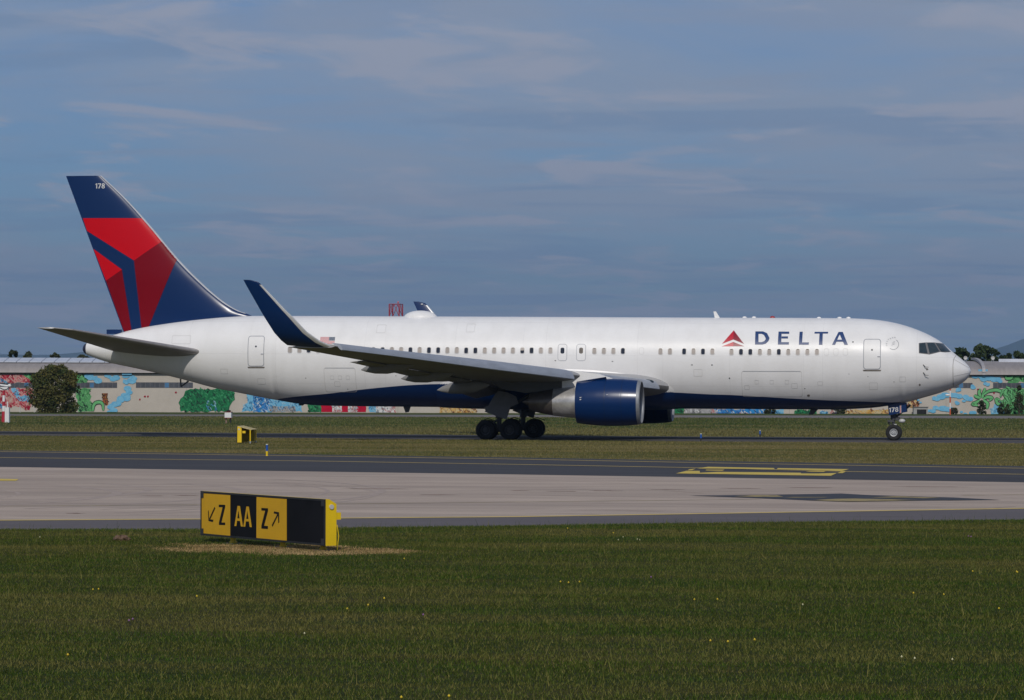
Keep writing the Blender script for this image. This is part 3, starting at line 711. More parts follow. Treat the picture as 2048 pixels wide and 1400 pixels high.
M_titledred = mat('logo_dark_red', (0.25, 0.012, 0.025), 0.35, var=.05)
M_title = mat('title_navy', (0.018, 0.05, 0.16), 0.35, var=.08)
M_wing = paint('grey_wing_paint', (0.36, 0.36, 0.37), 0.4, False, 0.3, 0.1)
M_wingu = paint('shade_darkened_underside', (0.22, 0.215, 0.21), 0.55, False, 0.4, 0.0, 0.3)  # underside grey, darkened in the colour to deepen the shade below the wing
M_alu = mat('bare_aluminium', (0.27, 0.28, 0.30), 0.5, 0.4, var=0.12, scale=2.5)
M_polish = mat('polished_leading_edge', (0.66, 0.66, 0.66), 0.42, 0.35, var=0.08)
M_slat = mat('slat_metal', (0.34, 0.37, 0.43), 0.45, 0.3, var=0.12, scale=1.2, stretch=(1, 1, 3))
M_core = mat('core_cowl_steel', (0.66, 0.65, 0.64), 0.30, 0.55, scale=1.6, col2=(0.32, 0.30, 0.29))
M_nozz = mat('heat_stained_nozzle', (0.20, 0.175, 0.155), 0.45, 0.8, scale=2.0, col2=(0.12, 0.105, 0.1))
M_tyre = mat('tyre_rubber', (0.014, 0.014, 0.015), 0.85, var=.25, scale=8)
M_rim = mat('wheel_rim', (0.45, 0.46, 0.47), 0.45, 0.4, var=.2, scale=9)
M_rimd = mat('dark_wheel_rim', (0.06, 0.06, 0.062), 0.6, 0.2, var=.3, scale=9)  # darker rim tone for the main wheels
M_strut = mat('gear_grey_metal', (0.06, 0.062, 0.066), 0.5, 0.3, var=.2)
M_strutw = mat('gear_white_enamel', (0.55, 0.55, 0.54), 0.45, var=.15)
M_dark = mat('dark_cavity', (0.012, 0.012, 0.013), 0.9)
M_glass = mat('cockpit_glass', (0.02, 0.035, 0.045), 0.06, var=.2, scale=4, spec=0.8)
M_wdark = mat('cabin_window_glass', (0.02, 0.024, 0.036), 0.12, var=.3, scale=5, spec=.6)
M_wshade = mat('cabin_window_blind', (0.36, 0.315, 0.285), 0.45, var=.18, scale=0.7)
M_wframe = mat('cabin_window_frame', (0.50, 0.49, 0.485), 0.4, 0.2, var=.05)
M_seam = mat('door_seam', (0.36, 0.37, 0.40), 0.6, var=.1)
M_faint = mat('faint_skin_seam', (0.52, 0.51, 0.50), 0.6, var=.1)
M_grime = mat('door_sill_grime', (0.16, 0.14, 0.12), 0.8, var=.4, scale=8)

air = thing('airliner', (-27.3, 0, 0), 'white twin-engine airliner with red and navy tail rolling along the taxiway', 'airliner')
def part(name, mb, m, parent=None, smooth=40, **k):
    return obj(name, mb, m, parent or air, smooth, **k)

# --- body: rings from the radome to the tail cone, split along the navy belly line
blue = pchip(*zip(*BLUE))
xs = sorted(set([-s * s * 1.0 for s in np.linspace(0, 2.9, 60)] + list(np.linspace(-8.4, -40, 70)) + list(np.linspace(-40, -53.47, 60))))
fq = MB()
NU, NL = 46, 26
rings = []
for x in xs:
    t, b, w, m = sec(x)
    zl = blue(x) if BLUE[0][0] <= x <= BLUE[-1][0] else None
    if zl is None:
        zl = b - 1
    zl = max(zl, b + 1e-4)
    cl_ = max(min((zl - m) / max(m - b, 1e-5), 1), -1) if zl < m else 0
    th = math.acos(cl_)                     # angle from the top where the navy starts
    rg = []
    for side in (-1, 1):
        half = []
        for i in range(NU + NL + 1):
            a = th * i / NU if i <= NU else th + (math.pi - th) * (i - NU) / NL
            z = m + math.cos(a) * ((t - m) if math.cos(a) > 0 else (m - b))
            half.append((x, side * w * math.sin(a), z))
        rg.append(half)
    ring = rg[0] + rg[1][-2:0:-1]
    rings.append(ring)
n = len(rings[0])
for rg in rings:
    fq.v += rg
for k in range(len(rings) - 1):
    for i in range(n):
        fq.f.append((k * n + i, k * n + (i + 1) % n, (k + 1) * n + (i + 1) % n, (k + 1) * n + i))
        j = i if i < NU + NL else 2 * (NU + NL) - 1 - i
        xm = (xs[k] + xs[k + 1]) / 2
        fq.m.append(1 if (j >= NU and BLUE[0][0] <= xm <= BLUE[-1][0]) else 0)
part('fuselage', fq, [M_white, M_navy], smooth=60)
eq = MB()
eq.lathe([(-53.68, .10), (-53.70, .14), (-53.66, .22), (-53.58, .30), (-53.46, .36)], (0, 0, 5.37), 'x', 24)
eq.lathe([(-53.68, .10), (-53.5, .09), (-53.5, .001)], (0, 0, 5.37), 'x', 24)
part('exhaust_cone', eq, mat('exhaust_cone_navy', (.03, .035, .07), .4, .3), smooth=50)

# --- flat prints and panels that follow the skin
def skin(polys, eps=0.008, step=0.12, fn=fy, xstep=.35):
    q = MB()
    for P in polys:
        bm = bmesh.new()
        vs_ = [bm.verts.new((a, 0, c)) for a, c in P]
        try:
            bm.faces.new(vs_)
        except ValueError:
            bm.free(); continue
        lo, hi = min(c for a, c in P), max(c for a, c in P)
        for k in range(1, int((hi - lo) / step) + 1):
            bmesh.ops.bisect_plane(bm, geom=bm.verts[:] + bm.edges[:] + bm.faces[:], plane_co=(0, 0, lo + k * step), plane_no=(0, 0, 1))
        xl, xh = min(a for a, c in P), max(a for a, c in P)
        for k in range(1, int((xh - xl) / xstep) + 1):
            bmesh.ops.bisect_plane(bm, geom=bm.verts[:] + bm.edges[:] + bm.faces[:], plane_co=(xl + k * xstep, 0, 0), plane_no=(1, 0, 0))
        bmesh.ops.triangulate(bm, faces=bm.faces[:])
        bm.verts.index_update()
        q.add([fn(v.co.x, v.co.z, eps) for v in bm.verts], [tuple(v.index for v in f.verts) for f in bm.faces])
        bm.free()
    return q
def rrect(x0, x1, z0, z1, r, n=4):
    P = []
    for cx, cz, a0 in ((x1 - r, z1 - r, 0), (x0 + r, z1 - r, 90), (x0 + r, z0 + r, 180), (x1 - r, z0 + r, 270)):
        for i in range(n + 1):
            a = R_(a0 + 90 * i / n)
            P.append((cx + r * math.cos(a), cz + r * math.sin(a)))
    return P
def ring(P, w):
    """outline strips of width w just inside polygon P (convex)"""
    cx = sum(a for a, b in P) / len(P); cz = sum(b for a, b in P) / len(P)
    X = max(a for a, b in P) - cx; Zz = max(b for a, b in P) - cz
    Q = [(cx + (a - cx) * (1 - w / X), cz + (b - cz) * (1 - w / Zz)) for a, b in P]
    return [[P[i], P[(i + 1) % len(P)], Q[(i + 1) % len(P)], Q[i]] for i in range(len(P))]

TL = 'DDDEEEELLTTAAA'
for ch in 'DELTA':
    part('title_letter', skin([P for P, c in zip(TITLE, TL) if c == ch]), M_title, label='navy letter ' + ch + ' of the airline title')
lg = part('title_emblem', skin([LOGO[0]]), M_titlered, label='red triangle emblem ahead of the windows row')
for P, m in zip(LOGO[1:], (M_titledred, M_titlered, M_titledred)):
    part('emblem_facet', skin([P]), m, lg)

def cabin_window(x, z, t):
    P = rrect(x - .145, x + .145, z - .205, z + .205, .10)
    w = part('cabin_window', skin([rrect(x - .112, x + .112, z - .172, z + .172, .085)], 0.010, .1), M_wshade if t == 1 else M_wdark)
    part('frame', skin(ring(P, .036), 0.014, .2), M_wframe, w)
    if t == 2:
        part('blind', skin([rrect(x - .11, x + .11, z - .0, z + .17, .05)], 0.0125, .1), M_wshade, w)
    elif t == 1:
        part('reveal', skin([[(x - .095, z + .125), (x + .095, z + .125), (x + .07, z + .168), (x - .07, z + .168)]], 0.0125, .2), M_grime, w)
for x, z, t in WINDOWS:
    cabin_window(x, z, t)
for x, z in PLUGS:
    part('window_plug', skin(ring(rrect(x - .14, x + .14, z - .2, z + .2, .1), .012), 0.006, .2), M_faint)

for (x0, x1, z0, z1) in DOORS:
    d = part('passenger_door', skin([rrect(x0 + .05, x1 - .05, z0 + .05, z1 - .05, .12)], 0.010), M_whitep)
    part('door_seam', skin(ring(rrect(x0, x1, z0, z1, .16), .045), 0.007), M_seam, d)
    part('sill', skin([[(x0 - .03, z0 - .015), (x1 + .03, z0 - .015), (x1 - .02, z0 - .10), (x0 + .02, z0 - .10)]], 0.012), M_grime, d)
    xm = (x0 + x1) / 2
    part('peephole', skin([rrect(xm - .055, xm + .055, z1 - .70, z1 - .59, .05)], 0.016), M_wdark, d)
    q = MB(); a = fy(x1 - .12, z0 + .75, .02); q.box(a, (.16, .03, .05))
    part('handle', q, M_seam, d)
for i, (x0, x1, z0, z1) in enumerate(EXITS):
    d = part('overwing_exit', skin([rrect(x0 + .03, x1 - .03, z0 + .03, z1 - .03, .12)], 0.009), M_whitep)
    part('exit_seam', skin(ring(rrect(x0, x1, z0, z1, .16), .03), 0.007), M_seam, d)
    xm = (x0 + x1) / 2
    part('exit_window', skin([rrect(xm - .115, xm + .115, z1 - .57, z1 - .22, .085)], 0.014, .1), M_wdark if i == 0 else M_grime, d)
for (x0, x1, z0, z1) in CARGO:
    d = part('cargo_door', skin(ring(rrect(x0, x1, z0, z1, .14), .018), 0.006), M_faint)
    part('hinge_line', skin([[(x0 + .08, z1 - .035), (x1 - .08, z1 - .035), (x1 - .08, z1), (x0 + .08, z1)]], 0.012), M_seam, d)
    for k in (.25, .5, .75):
        xm = x0 + (x1 - x0) * k
        part('latch_cover', skin(ring(rrect(xm - .11, xm + .11, z0 + .75, z0 + .98, .04), .012), 0.013), M_faint, d)
# flag beside the tail
x0, x1, z0, z1 = FLAG
fl = part('flag_decal', skin([[(x0, z0), (x1, z0), (x1, z1), (x0, z1)]], 0.006), M_whitep, label='small striped flag behind the winglet')
st = [[(x0, z1 - (z1 - z0) * k / 13), (x1, z1 - (z1 - z0) * k / 13), (x1, z1 - (z1 - z0) * (k + 1) / 13), (x0, z1 - (z1 - z0) * (k + 1) / 13)] for k in range(0, 13, 2)]
part('flag_stripes', skin(st, 0.009), M_titlered, fl)
part('flag_canton', skin([[(x1 - .4 * (x1 - x0), z1), (x1, z1), (x1, z1 - (z1 - z0) * 7 / 13), (x1 - .4 * (x1 - x0), z1 - (z1 - z0) * 7 / 13)]], 0.012), mat('canton_blue', (.05, .08, .13), .5), fl)
stars = [rrect(x1 - .05 - i * .067 - .012, x1 - .05 - i * .067 + .012, z1 - .035 - j * .045 - .008, z1 - .035 - j * .045 + .008, .006, 1) for i in range(5) for j in range(5)]
part('flag_stars', skin(stars, 0.015), M_whitep, fl)
# alliance roundel behind the door: arc, three strokes, ring of letters
sx, sz = SKY
def arc(r0, r1, a0, a1, n=14):
    out = []
    for i in range(n):
        a, b = R_(a0 + (a1 - a0) * i / n), R_(a0 + (a1 - a0) * (i + 1) / n)
        out.append([(sx + r * math.cos(t), sz + r * math.sin(t)) for r, t in ((r0, a), (r1, a), (r1, b), (r0, b))])
    return out
M_mark = mat('grey_marking', (.17, .19, .22), .5)
rd = part('roundel', skin(arc(.285, .31, -130, 60), 0.008), M_mark, label='small grey round alliance emblem beside the forward door')
part('roundel_strokes', skin([[(sx - .15 + k * .02, sz - .10 + k * .085), (sx - .02 + k * .03, sz - .02 + k * .09), (sx + .13 - k * .02, sz + .03 + k * .06), (sx - .02 + k * .03, sz + .005 + k * .09)] for k in range(3)], 0.008), M_mark, rd)
for i, ch in enumerate('SKYTEAM'):
    a = R_(190 - i * 18)
    V, F = text_mesh(ch, .085)
    q = MB()
    c0 = V.max(0) / 2
    P = []
    for u, v in V - c0:
        tt = a - math.pi / 2
        P.append(fy(sx + .40 * math.cos(a) + u * math.cos(tt) - v * math.sin(tt), sz + .40 * math.sin(a) + u * math.sin(tt) + v * math.cos(tt), 0.008))
    q.add(P, F)
    part('roundel_letter', q, M_mark, rd)
# cockpit glazing
part('windscreen_frame', skin([COCKFRAME], 0.010, .03, fy, .06), mat('windscreen_frame_grey', (.17, .165, .17), .5, .1))
for P in COCKPIT:
    part('cockpit_window', skin([P], 0.022, .03, fy, .06), M_glass)
    q = skin([P], 0.022, .03, fy, .06).mirror_y()
    part('cockpit_window', q, M_glass)
# radome joint, static ports, probes
rj = [[(a, c), (a - .045, c), (b - .045, d), (b, d)] for (a, c), (b, d) in zip(RADOME[:-1], RADOME[1:])]
part('radome_joint', skin(rj, 0.014, .1, fy, .05), mat('radome_seam', (.42, .41, .40), .6))
for dz in (.55, -.42):
    part('lightning_strip', skin([[(-.95, 4.2 + dz), (-.12, 4.1 + dz * .3), (-.12, 4.125 + dz * .3), (-.95, 4.225 + dz)]], 0.012, .05, fy, .06), M_faint)
for x, z in PROBES:
    q = MB(); a = fy(x, z, 0.0); b = fy(x + .12, z - .12, .10)
    q.tube(a, b, .028, .02, 8); q.tube(b, (b[0] + .2, b[1], b[2] - .01), .02, .012, 8)
    part('pitot_probe', q, M_strut)
for x, z in PORT:
    part('static_port', skin([rrect(x - .05, x + .05, z - .06, z + .06, .045)], 0.008), M_grime)
for x, z in DOTS:
    part('vent_port', skin([rrect(x - .04, x + .04, z - .04, z + .04, .035)], 0.008), M_dark)
x, z = DRAIN
part('outflow_port', skin([rrect(x - .08, x + .08, z - .06, z + .06, .05)], 0.008), M_grime)

# small access panels and their outlines on the lower side
for x, z, w_, h_ in ((-15.85, 3.95, .5, .42), (-10.2, 3.2, .35, .3), (-8.7, 3.35, .3, .22), (-33.6, 4.05, .5, .3), (-37.5, 3.25, .35, .3), (-42.2, 3.4, .5, .35), (-44.5, 4.0, .45, .3), (-47.2, 5.9, 1.2, .5), (-34.9, 6.55, .55, .5), (-29.5, 6.6, .5, .5), (-5.6, 3.2, .5, .4), (-3.9, 3.6, .35, .3), (-13.0, 3.1, .3, .25)):
    part('access_panel', skin(ring(rrect(x - w_ / 2, x + w_ / 2, z - h_ / 2, z + h_ / 2, .05), .016), 0.006, .2), M_faint)
for x, z, w_ in ((-16.2, 4.42, .12), (-9.6, 3.05, .06), (-36.9, 2.95, .05), (-39.4, 3.6, .06), (-33.9, 3.75, .05), (-7.0, 3.9, .04), (-5.9, 3.75, .04), (-4.4, 3.45, .05), (-20.9, 4.62, .09), (-24.3, 4.66, .09)):
    part('drain_vent', skin([rrect(x - w_ / 2, x + w_ / 2, z - .02, z + .02, .015)], 0.009), M_dark)
# --- wing to body fairing
def fair(x):
    t = (x + 31.6) / 14.3                       # 0 aft, 1 front
    return max(0.0, math.sin(math.pi * min(max(t, 0), 1)) ** 0.55)
wq = MB()
NX, NT = 60, 44
fb = pchip([-31.6, -19.2, -17.2], [3.27, 2.84, 2.79])
for i in range(NX + 1):
    u = i / NX
    x = -31.6 + 14.3 * (0.5 - 0.5 * math.cos(math.pi * u))
    t, b, w, m = sec(x)
    f = fair(x)
    split = fb(x)
    for s_ in (-1, 1):
        for j in range(NT + 1):
            el = max(0.0, 1 - ((x + 24.45) / 7.15) ** 2) ** .45
            a0 = R_(101) + R_(30) * (1 - el)
            a = a0 + (math.pi - a0) * j / NT
            k = max(0, math.sin((a - a0) / (math.pi - a0) * math.pi * .72)) ** .8
            z = m + math.cos(a) * ((t - m) if math.cos(a) > 0 else (m - b))
            y = w * math.sin(a)
            bul = f * (0.62 * k)
            y += bul * math.sin(a) ** .7 + (0.012 if f > 0 else -.02)
            z += bul * .22 * math.cos(a) - (.012 if f > 0 else -.02)
            wq.v.append((x, s_ * y, z))
row = 2 * (NT + 1)
for i in range(NX):
    for s_ in (0, 1):
        for j in range(NT):
            k = i * row + s_ * (NT + 1) + j
            wq.f.append((k, k + 1, k + row + 1, k + row))
            zz = sum(wq.v[q_][2] for q_ in wq.f[-1]) / 4; xx = wq.v[k][0]
            wq.m.append(1 if zz < fb(xx) else 0)
part('wing_fairing', wq, [M_white, M_navy], smooth=50)

# --- aerofoil surfaces
def foil(x, t, camber=0.0):
    y = 5 * t * (.2969 * math.sqrt(max(x, 0)) - .126 * x - .3516 * x * x + .2843 * x ** 3 - .1015 * x ** 4)
    c = camber * 4 * x * (1 - x)
    return c + y, c - y
def loft(secs, x0=0.0, x1=1.0, n=18, caps=True, grow=0.0, drop=None, mi=(0, 0)):
    """secs: (leading edge, trailing edge, up vector, thickness ratio, camber)"""
    q = MB()
    us = [x0 + (x1 - x0) * (0.5 - 0.5 * math.cos(math.pi * i / n)) for i in range(n + 1)]
    for le_, te_, up_, t, cm in secs:
        le_, te_, up_ = Vector(le_), Vector(te_), Vector(up_).normalized()
        ch = (te_ - le_).length
        upper = [le_ + (te_ - le_) * u + up_ * ch * (foil(u, t, cm)[0] + grow) for u in us]
        lower = [le_ + (te_ - le_) * u + up_ * ch * (foil(u, t, cm)[1] - grow) for u in us]
        ring_ = upper[::-1] + lower[1:] if x0 == 0 else upper[::-1] + lower
        if drop is not None:
            ring_ = [p + Vector(drop) for p in ring_]
        q.v += [tuple(p) for p in ring_]
    m_ = len(ring_)
    nu = n
    for k in range(len(secs) - 1):
        for i in range(m_):
            q.f.append((k * m_ + i, k * m_ + (i + 1) % m_, (k + 1) * m_ + (i + 1) % m_, (k + 1) * m_ + i))
            q.m.append(mi[0] if i < nu else mi[1])
    if caps:
        q.f += [tuple(range(m_))[::-1], tuple(range((len(secs) - 1) * m_, len(secs) * m_))]
        q.m += [mi[0], mi[0]]
    return q
def wle(y):                                      # leading edge of the near wing (y negative)
    return Vector((-22.7 - (-y - 9) * .745, y, 3.85 + (-y - 9) * .1))
def wte(y):
    a = -y
    x = np.interp(a, [2.4, 8.3, 23.3], [-27.9, -28.3, -35.85])
    z = np.interp(a, [2.4, 8.3, 23.3], [2.95, 3.47, 5.22])
    return Vector((x, y, z))
def wsec(y):
    a = -y
    return (wle(y), wte(y), (0, 0, 1), float(np.interp(a, [2.4, 8.3, 23.3], [.135, .112, .095])), .012)
ys = [-2.0, -3, -4.5, -6, -7.5, -8.3, -10, -12, -14, -16, -18, -20, -22, -23.3]
WL = [((-33.52, -23.56, 5.30), (-35.91, -23.55, 5.32)), ((-34.01, -23.91, 5.52), (-36.15, -23.95, 5.56)), ((-34.65, -24.37, 6.02), (-36.46, -24.36, 5.99)),
      ((-35.30, -24.76, 6.77), (-36.88, -24.78, 6.77)), ((-35.74, -24.94, 7.23), (-37.12, -24.95, 7.23)), ((-36.36, -25.15, 7.91), (-37.47, -25.16, 7.91)),
      ((-36.94, -25.37, 8.55), (-37.80, -25.37, 8.55)), ((-37.12, -25.41, 8.70), (-37.87, -25.41, 8.70)), ((-37.55, -25.44, 8.80), (-37.92, -25.44, 8.81))]
def wlsecs():
    out = []
    for i, (a, b) in enumerate(WL):
        p = WL[max(i - 1, 0)]; q_ = WL[min(i + 1, len(WL) - 1)]
        d = Vector(q_[1]) - Vector(p[1]); d.x = 0
        upv = Vector((0, -d.z, d.y)) if i else Vector((0, .15, 1))
        if upv.z < 0 or (i > 1 and upv.y < 0):
            upv = -upv if upv.y < 0 else upv
        out.append((a, b, upv, .085, 0.0))
    return out
for side in (1, -1):
    def S_(mb): return mb if side == 1 else mb.mirror_y()
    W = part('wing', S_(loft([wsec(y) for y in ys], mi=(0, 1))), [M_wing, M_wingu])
    # slats ahead of the leading edge
    for ya, yb in ((-3.2, -6.7), (-8.9, -12.5), (-12.51, -16.1), (-16.11, -19.7), (-19.71, -23.1)):
        q = MB()
        yy = np.linspace(ya, yb, 6)
        prof = [(-1.25, .58), (-.5, .56), (.18, .40), (.55, .02), (.70, -.30), (.74, -.56), (.62, -.64), (.3, -.45), (-.2, .05), (-.8, .40)]
        for y in yy:
            L0 = wle(y); ch = (wte(y) - L0).length
            k = min(max(.10 * ch, .32), .48)
            q.v += [(L0.x + k * a_, y, L0.z + k * b_) for a_, b_ in prof]
        m_ = len(prof)
        for k in range(5):
            for i in range(m_):
                q.f.append((k * m_ + i, k * m_ + (i + 1) % m_, (k + 1) * m_ + (i + 1) % m_, (k + 1) * m_ + i)); q.m.append(0)
        q.f += [tuple(range(m_))[::-1], tuple(range(5 * m_, 6 * m_))]; q.m += [0, 0]
        part('slat', S_(q), M_slat, W, smooth=24)
    # flaps
    def fs(y, le_, te_): return (le_, te_, (0, 0, 1), .11, .0)
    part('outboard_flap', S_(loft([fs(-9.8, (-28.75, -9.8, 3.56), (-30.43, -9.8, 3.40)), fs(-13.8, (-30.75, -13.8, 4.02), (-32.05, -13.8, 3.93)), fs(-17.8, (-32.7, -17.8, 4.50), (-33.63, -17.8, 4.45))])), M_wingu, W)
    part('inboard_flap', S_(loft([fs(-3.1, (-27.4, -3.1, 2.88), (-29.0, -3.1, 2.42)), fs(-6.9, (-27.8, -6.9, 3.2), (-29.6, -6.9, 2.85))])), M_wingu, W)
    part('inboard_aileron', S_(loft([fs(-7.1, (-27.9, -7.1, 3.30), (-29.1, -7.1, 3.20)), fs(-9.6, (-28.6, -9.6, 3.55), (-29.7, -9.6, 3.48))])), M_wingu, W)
    for (tx, tz), ty in zip(FLAPFAIR, (-15.8, -12.0, -8.3)):
        q = MB()
        L_ = 3.1
        prof = [(0.0, .012), (.3, .13), (.8, .25), (1.5, .31), (2.3, .27), (2.8, .14), (L_, .01)]
        nn = 12
        for a, r in prof:
            zc_ = tz + .30 * (a / L_) ** .8 + .02
            for i in range(nn):
                th = 2 * math.pi * i / nn
                q.v.append((tx + a, ty + .8 * r * math.cos(th), zc_ + 1.25 * r * math.sin(th)))
        for k in range(len(prof) - 1):
            for i in range(nn):
                q.f.append((k * nn + i, k * nn + (i + 1) % nn, (k + 1) * nn + (i + 1) % nn, (k + 1) * nn + i)); q.m.append(0)
        part('flap_track_fairing', S_(q), M_wingu, W)
    wl_ = part('winglet', S_(loft(wlsecs())), M_navy, smooth=50)
    lead = [s_ for s_ in wlsecs()][:7]
    part('leading_edge', S_(loft(lead, 0.0, .13, 8, False, .006)), M_polish, wl_, smooth=50)
    q = MB(); q.blob((-37.32, -25.33, 8.62), (.09, .05, .05))
    part('position_light', S_(q), M_polish, wl_)
    # --- engine
    ex, ey, ez = -18.5, -7.92, 2.235
    cowl = pchip([-3.73, -3.0, -2.4, -1.75, -1.2, -.7, -.2], [1.205, 1.300, 1.348, 1.368, 1.358, 1.328, 1.283])
    q = MB()
    q.lathe([(-.55, 1.10), (-.18, 1.115), (-.05, 1.15), (0.0, 1.195), (-.05, 1.245), (-.2, 1.285)], (ex, ey, ez), 'x', 56)
    E_ = part('engine', S_(MB().lathe([(u, cowl(u)) for u in np.linspace(-.2, -3.73, 34)] + [(-3.73, 1.12), (-3.2, 1.14)], (ex, ey, ez), 'x', 72)), M_navy, smooth=35, label='navy engine nacelle with bare metal intake lip under the ' + ('near' if side == 1 else 'far') + ' wing')
    part('intake_lip', S_(q), M_alu, E_)
    part('intake_duct', S_(MB().lathe([(-.5, 1.099), (-1.1, 1.07), (-1.55, 1.09)], (ex, ey, ez), 'x', 48)), mat('intake_lining', (.30, .30, .33), .5, .2), E_)
    part('fan_disc', S_(MB().lathe([(-1.62, 1.10), (-1.63, .001)], (ex, ey, ez), 'x', 32)), M_dark, E_)
    part('spinner', S_(MB().lathe([(-1.0, .001), (-1.1, .12), (-1.3, .24), (-1.5, .31)], (ex, ey, ez), 'x', 24)), mat('spinner_grey', (.12, .12, .13), .4, .3), E_)
    bq = MB()
    for i in range(38):
        th = 2 * math.pi * i / 38
        c, s_ = math.cos(th), math.sin(th)
        P = []
        for r, tw, wd in ((.28, .35, .13), (.7, .8, .15), (1.06, 1.1, .17)):
            for sg in (-1, 1):
                tn = sg * wd * math.sin(tw) * .5
                P.append((ex - 1.5 + sg * wd * math.cos(tw) * .5 - .02, ey + r * c - tn * s_, ez + r * s_ + tn * c))
        bq.add(P, [(0, 1, 3, 2), (2, 3, 5, 4)])
    part('fan_blades', S_(bq), mat('fan_blade_titanium', (.25, .26, .28), .35, .8), E_, smooth=180, kind='stuff')
    for u in (-1.05, -2.02):
        part('cowl_seam', S_(MB().lathe([(u - .012, cowl(u) + .004), (u + .012, cowl(u) + .004)], (ex, ey, ez), 'x', 64)), mat('cowl_seam_dark', (.001, .008, .035), .4), E_)
    part('core_cowl', S_(MB().lathe([(-3.4, .98), (-3.75, .92), (-4.4, .865), (-5.1, .79)], (ex, ey, ez), 'x', 48)), M_core, E_)
    part('core_nozzle', S_(MB().lathe([(-5.1, .785), (-5.6, .70), (-6.1, .60), (-6.5, .515), (-6.5, .49), (-6.0, .5)], (ex, ey, ez), 'x', 40)), M_nozz, E_)
    part('exhaust_plug', S_(MB().lathe([(-5.9, .40), (-6.5, .30), (-6.95, .02)], (ex, ey, ez), 'x', 24)), M_nozz, E_)
    if side == 1:
        for k, dz in enumerate((0.0, -.115)):
            q = MB(); zz = 2.69 + dz - .31 + .12
            yq = ey - math.sqrt(1.235 ** 2 - (zz - ez) ** 2) - .012
            q.box((ex - 3.35, yq, zz), (.18, .02, .055))
            part('warning_placard', q, M_strutw, E_)
        q = MB(); q.blob((ex - 1.85, ey - 1.30, ez + .43), (.035, .02, .035)); part('latch', q, M_polish, E_)
        q = MB(); q.add([(ex - 3.1, ey - .55, ez + 1.19), (ex - 2.0, ey - .35, ez + 1.31), (ex - 2.0, ey - .52, ez + 1.58 - .12), (ex - 3.7, ey - .6, ez + 1.18)], [(0, 1, 2, 3)])
        part('nacelle_strake', q, M_navy, E_, smooth=None)
    # pylon
    q = MB(); q.prism([(a, ey - .21, c) for a, c in [(-19.9, 3.50), (-21.0, 3.86), (-22.4, 4.02), (-23.1, 3.95), (-23.1, 2.98), (-22.3, 3.02), (-21, 3.40)]], (0, .42, 0))
    py_ = part('pylon', S_(q), M_whitep, smooth=None)
    q = MB(); q.prism([(a, ey - .2, c) for a, c in [(-23.1, 3.9), (-27.3, 3.42), (-26.6, 2.98), (-25.2, 2.75), (-23.7, 2.93), (-23.1, 2.98)]], (0, .40, 0))
    part('pylon_tail', S_(q), mat('pylon_tail_shade', (.07, .07, .072), .6), py_, smooth=None)  # the wing's shade on the white pylon is put into this dark tone

q = MB(); q.blob((-18.75, -3.45, 3.42), (.42, .16, .15), 16, 8); part('landing_light', q, M_glass, smooth=180)
q = MB(); q.blob((-18.75, 3.45, 3.42), (.42, .16, .15), 16, 8); part('landing_light', q, M_glass, smooth=180)
# --- horizontal stabilisers
for side in (1, -1):
    secs_ = []
    for t_ in (0, .25, .5, .75, .94, 1.0):
        le_ = Vector((-45.5, -1.2, 5.08)).lerp(Vector((-52.35, -9.25, 6.47)), t_)
        te_ = Vector((-51.55, -.5, 5.18)).lerp(Vector((-53.95, -9.31, 6.50)), t_)
        if t_ == 1.0: le_ = le_ + Vector((-.55, -.06, .02))
        secs_.append((le_, te_, (0, .12, 1), .095, -.004))
    mb = loft(secs_, mi=(0, 1))
    h = part('stabiliser', mb if side == 1 else mb.mirror_y(), [M_wing, paint('stabiliser_underside', (0.30, 0.285, 0.27), 0.5, False, 0.4, 0.0, 0.3)])
    mb = loft(secs_[:5], 0.0, .06, 8, False, .004)
    part('leading_edge', mb if side == 1 else mb.mirror_y(), mat('stabiliser_edge', (.36, .34, .33), .4, .5), h)
# --- fin
FTE = pchip([6.0, 15.92], [-51.03, -54.83])
fle = sorted([(c, a) for a, c in FIN_LE])
FLE = pchip([6.0] + [c for c, a in fle], [-42.4] + [a for c, a in fle])
def fin_y(x, z, eps=0.0):
    a, b = FLE(z), FTE(z)
    u = max(min((a - x) / (a - b), 1), 0.002)
    ch = min(a - b, 5.8)
    t = .095
    return (x, -ch * foil(u, t)[0] - eps, z)
fq = MB()
zs_ = sorted(set(list(np.linspace(6.0, 7.36, 4)) + list(np.linspace(7.36, 9.5, 16)) + list(np.linspace(9.5, 15.9, 22))))
us = [0.5 - 0.5 * math.cos(math.pi * i / 26) for i in range(27)]
for z in zs_:
    a, b = FLE(z), FTE(z)
    side_ = [fin_y(a + (b - a) * u, z) for u in us]
    side_[0] = (a, 0, z)
    rg = side_ + [(x, -y, zz) for x, y, zz in side_[-1:0:-1]]
    fq.v += rg
m_ = len(rg)
for k in range(len(zs_) - 1):
    for i in range(m_):
        fq.f.append((k * m_ + i, k * m_ + (i + 1) % m_, (k + 1) * m_ + (i + 1) % m_, (k + 1) * m_ + i)); fq.m.append(0)
fq.f.append(tuple(range((len(zs_) - 1) * m_, len(zs_) * m_))); fq.m.append(0)
FN = part('fin', fq, M_navy, smooth=50, label='tall navy fin with bright and dark red facets')
def clampfin(P):
    return [(min(max(x, FTE(z) + .02), FLE(z) - .07), z) for x, z in P]
for P in FIN_RED:
    part('red_facet', skin([clampfin(P)], .014, .12, fin_y, .15), M_red, FN)
for P in FIN_DARK:
    part('dark_red_facet', skin([clampfin([(x, max(z, sec(x)[0] - .05)) for x, z in P])], .018, .12, fin_y, .15), M_dred, FN)
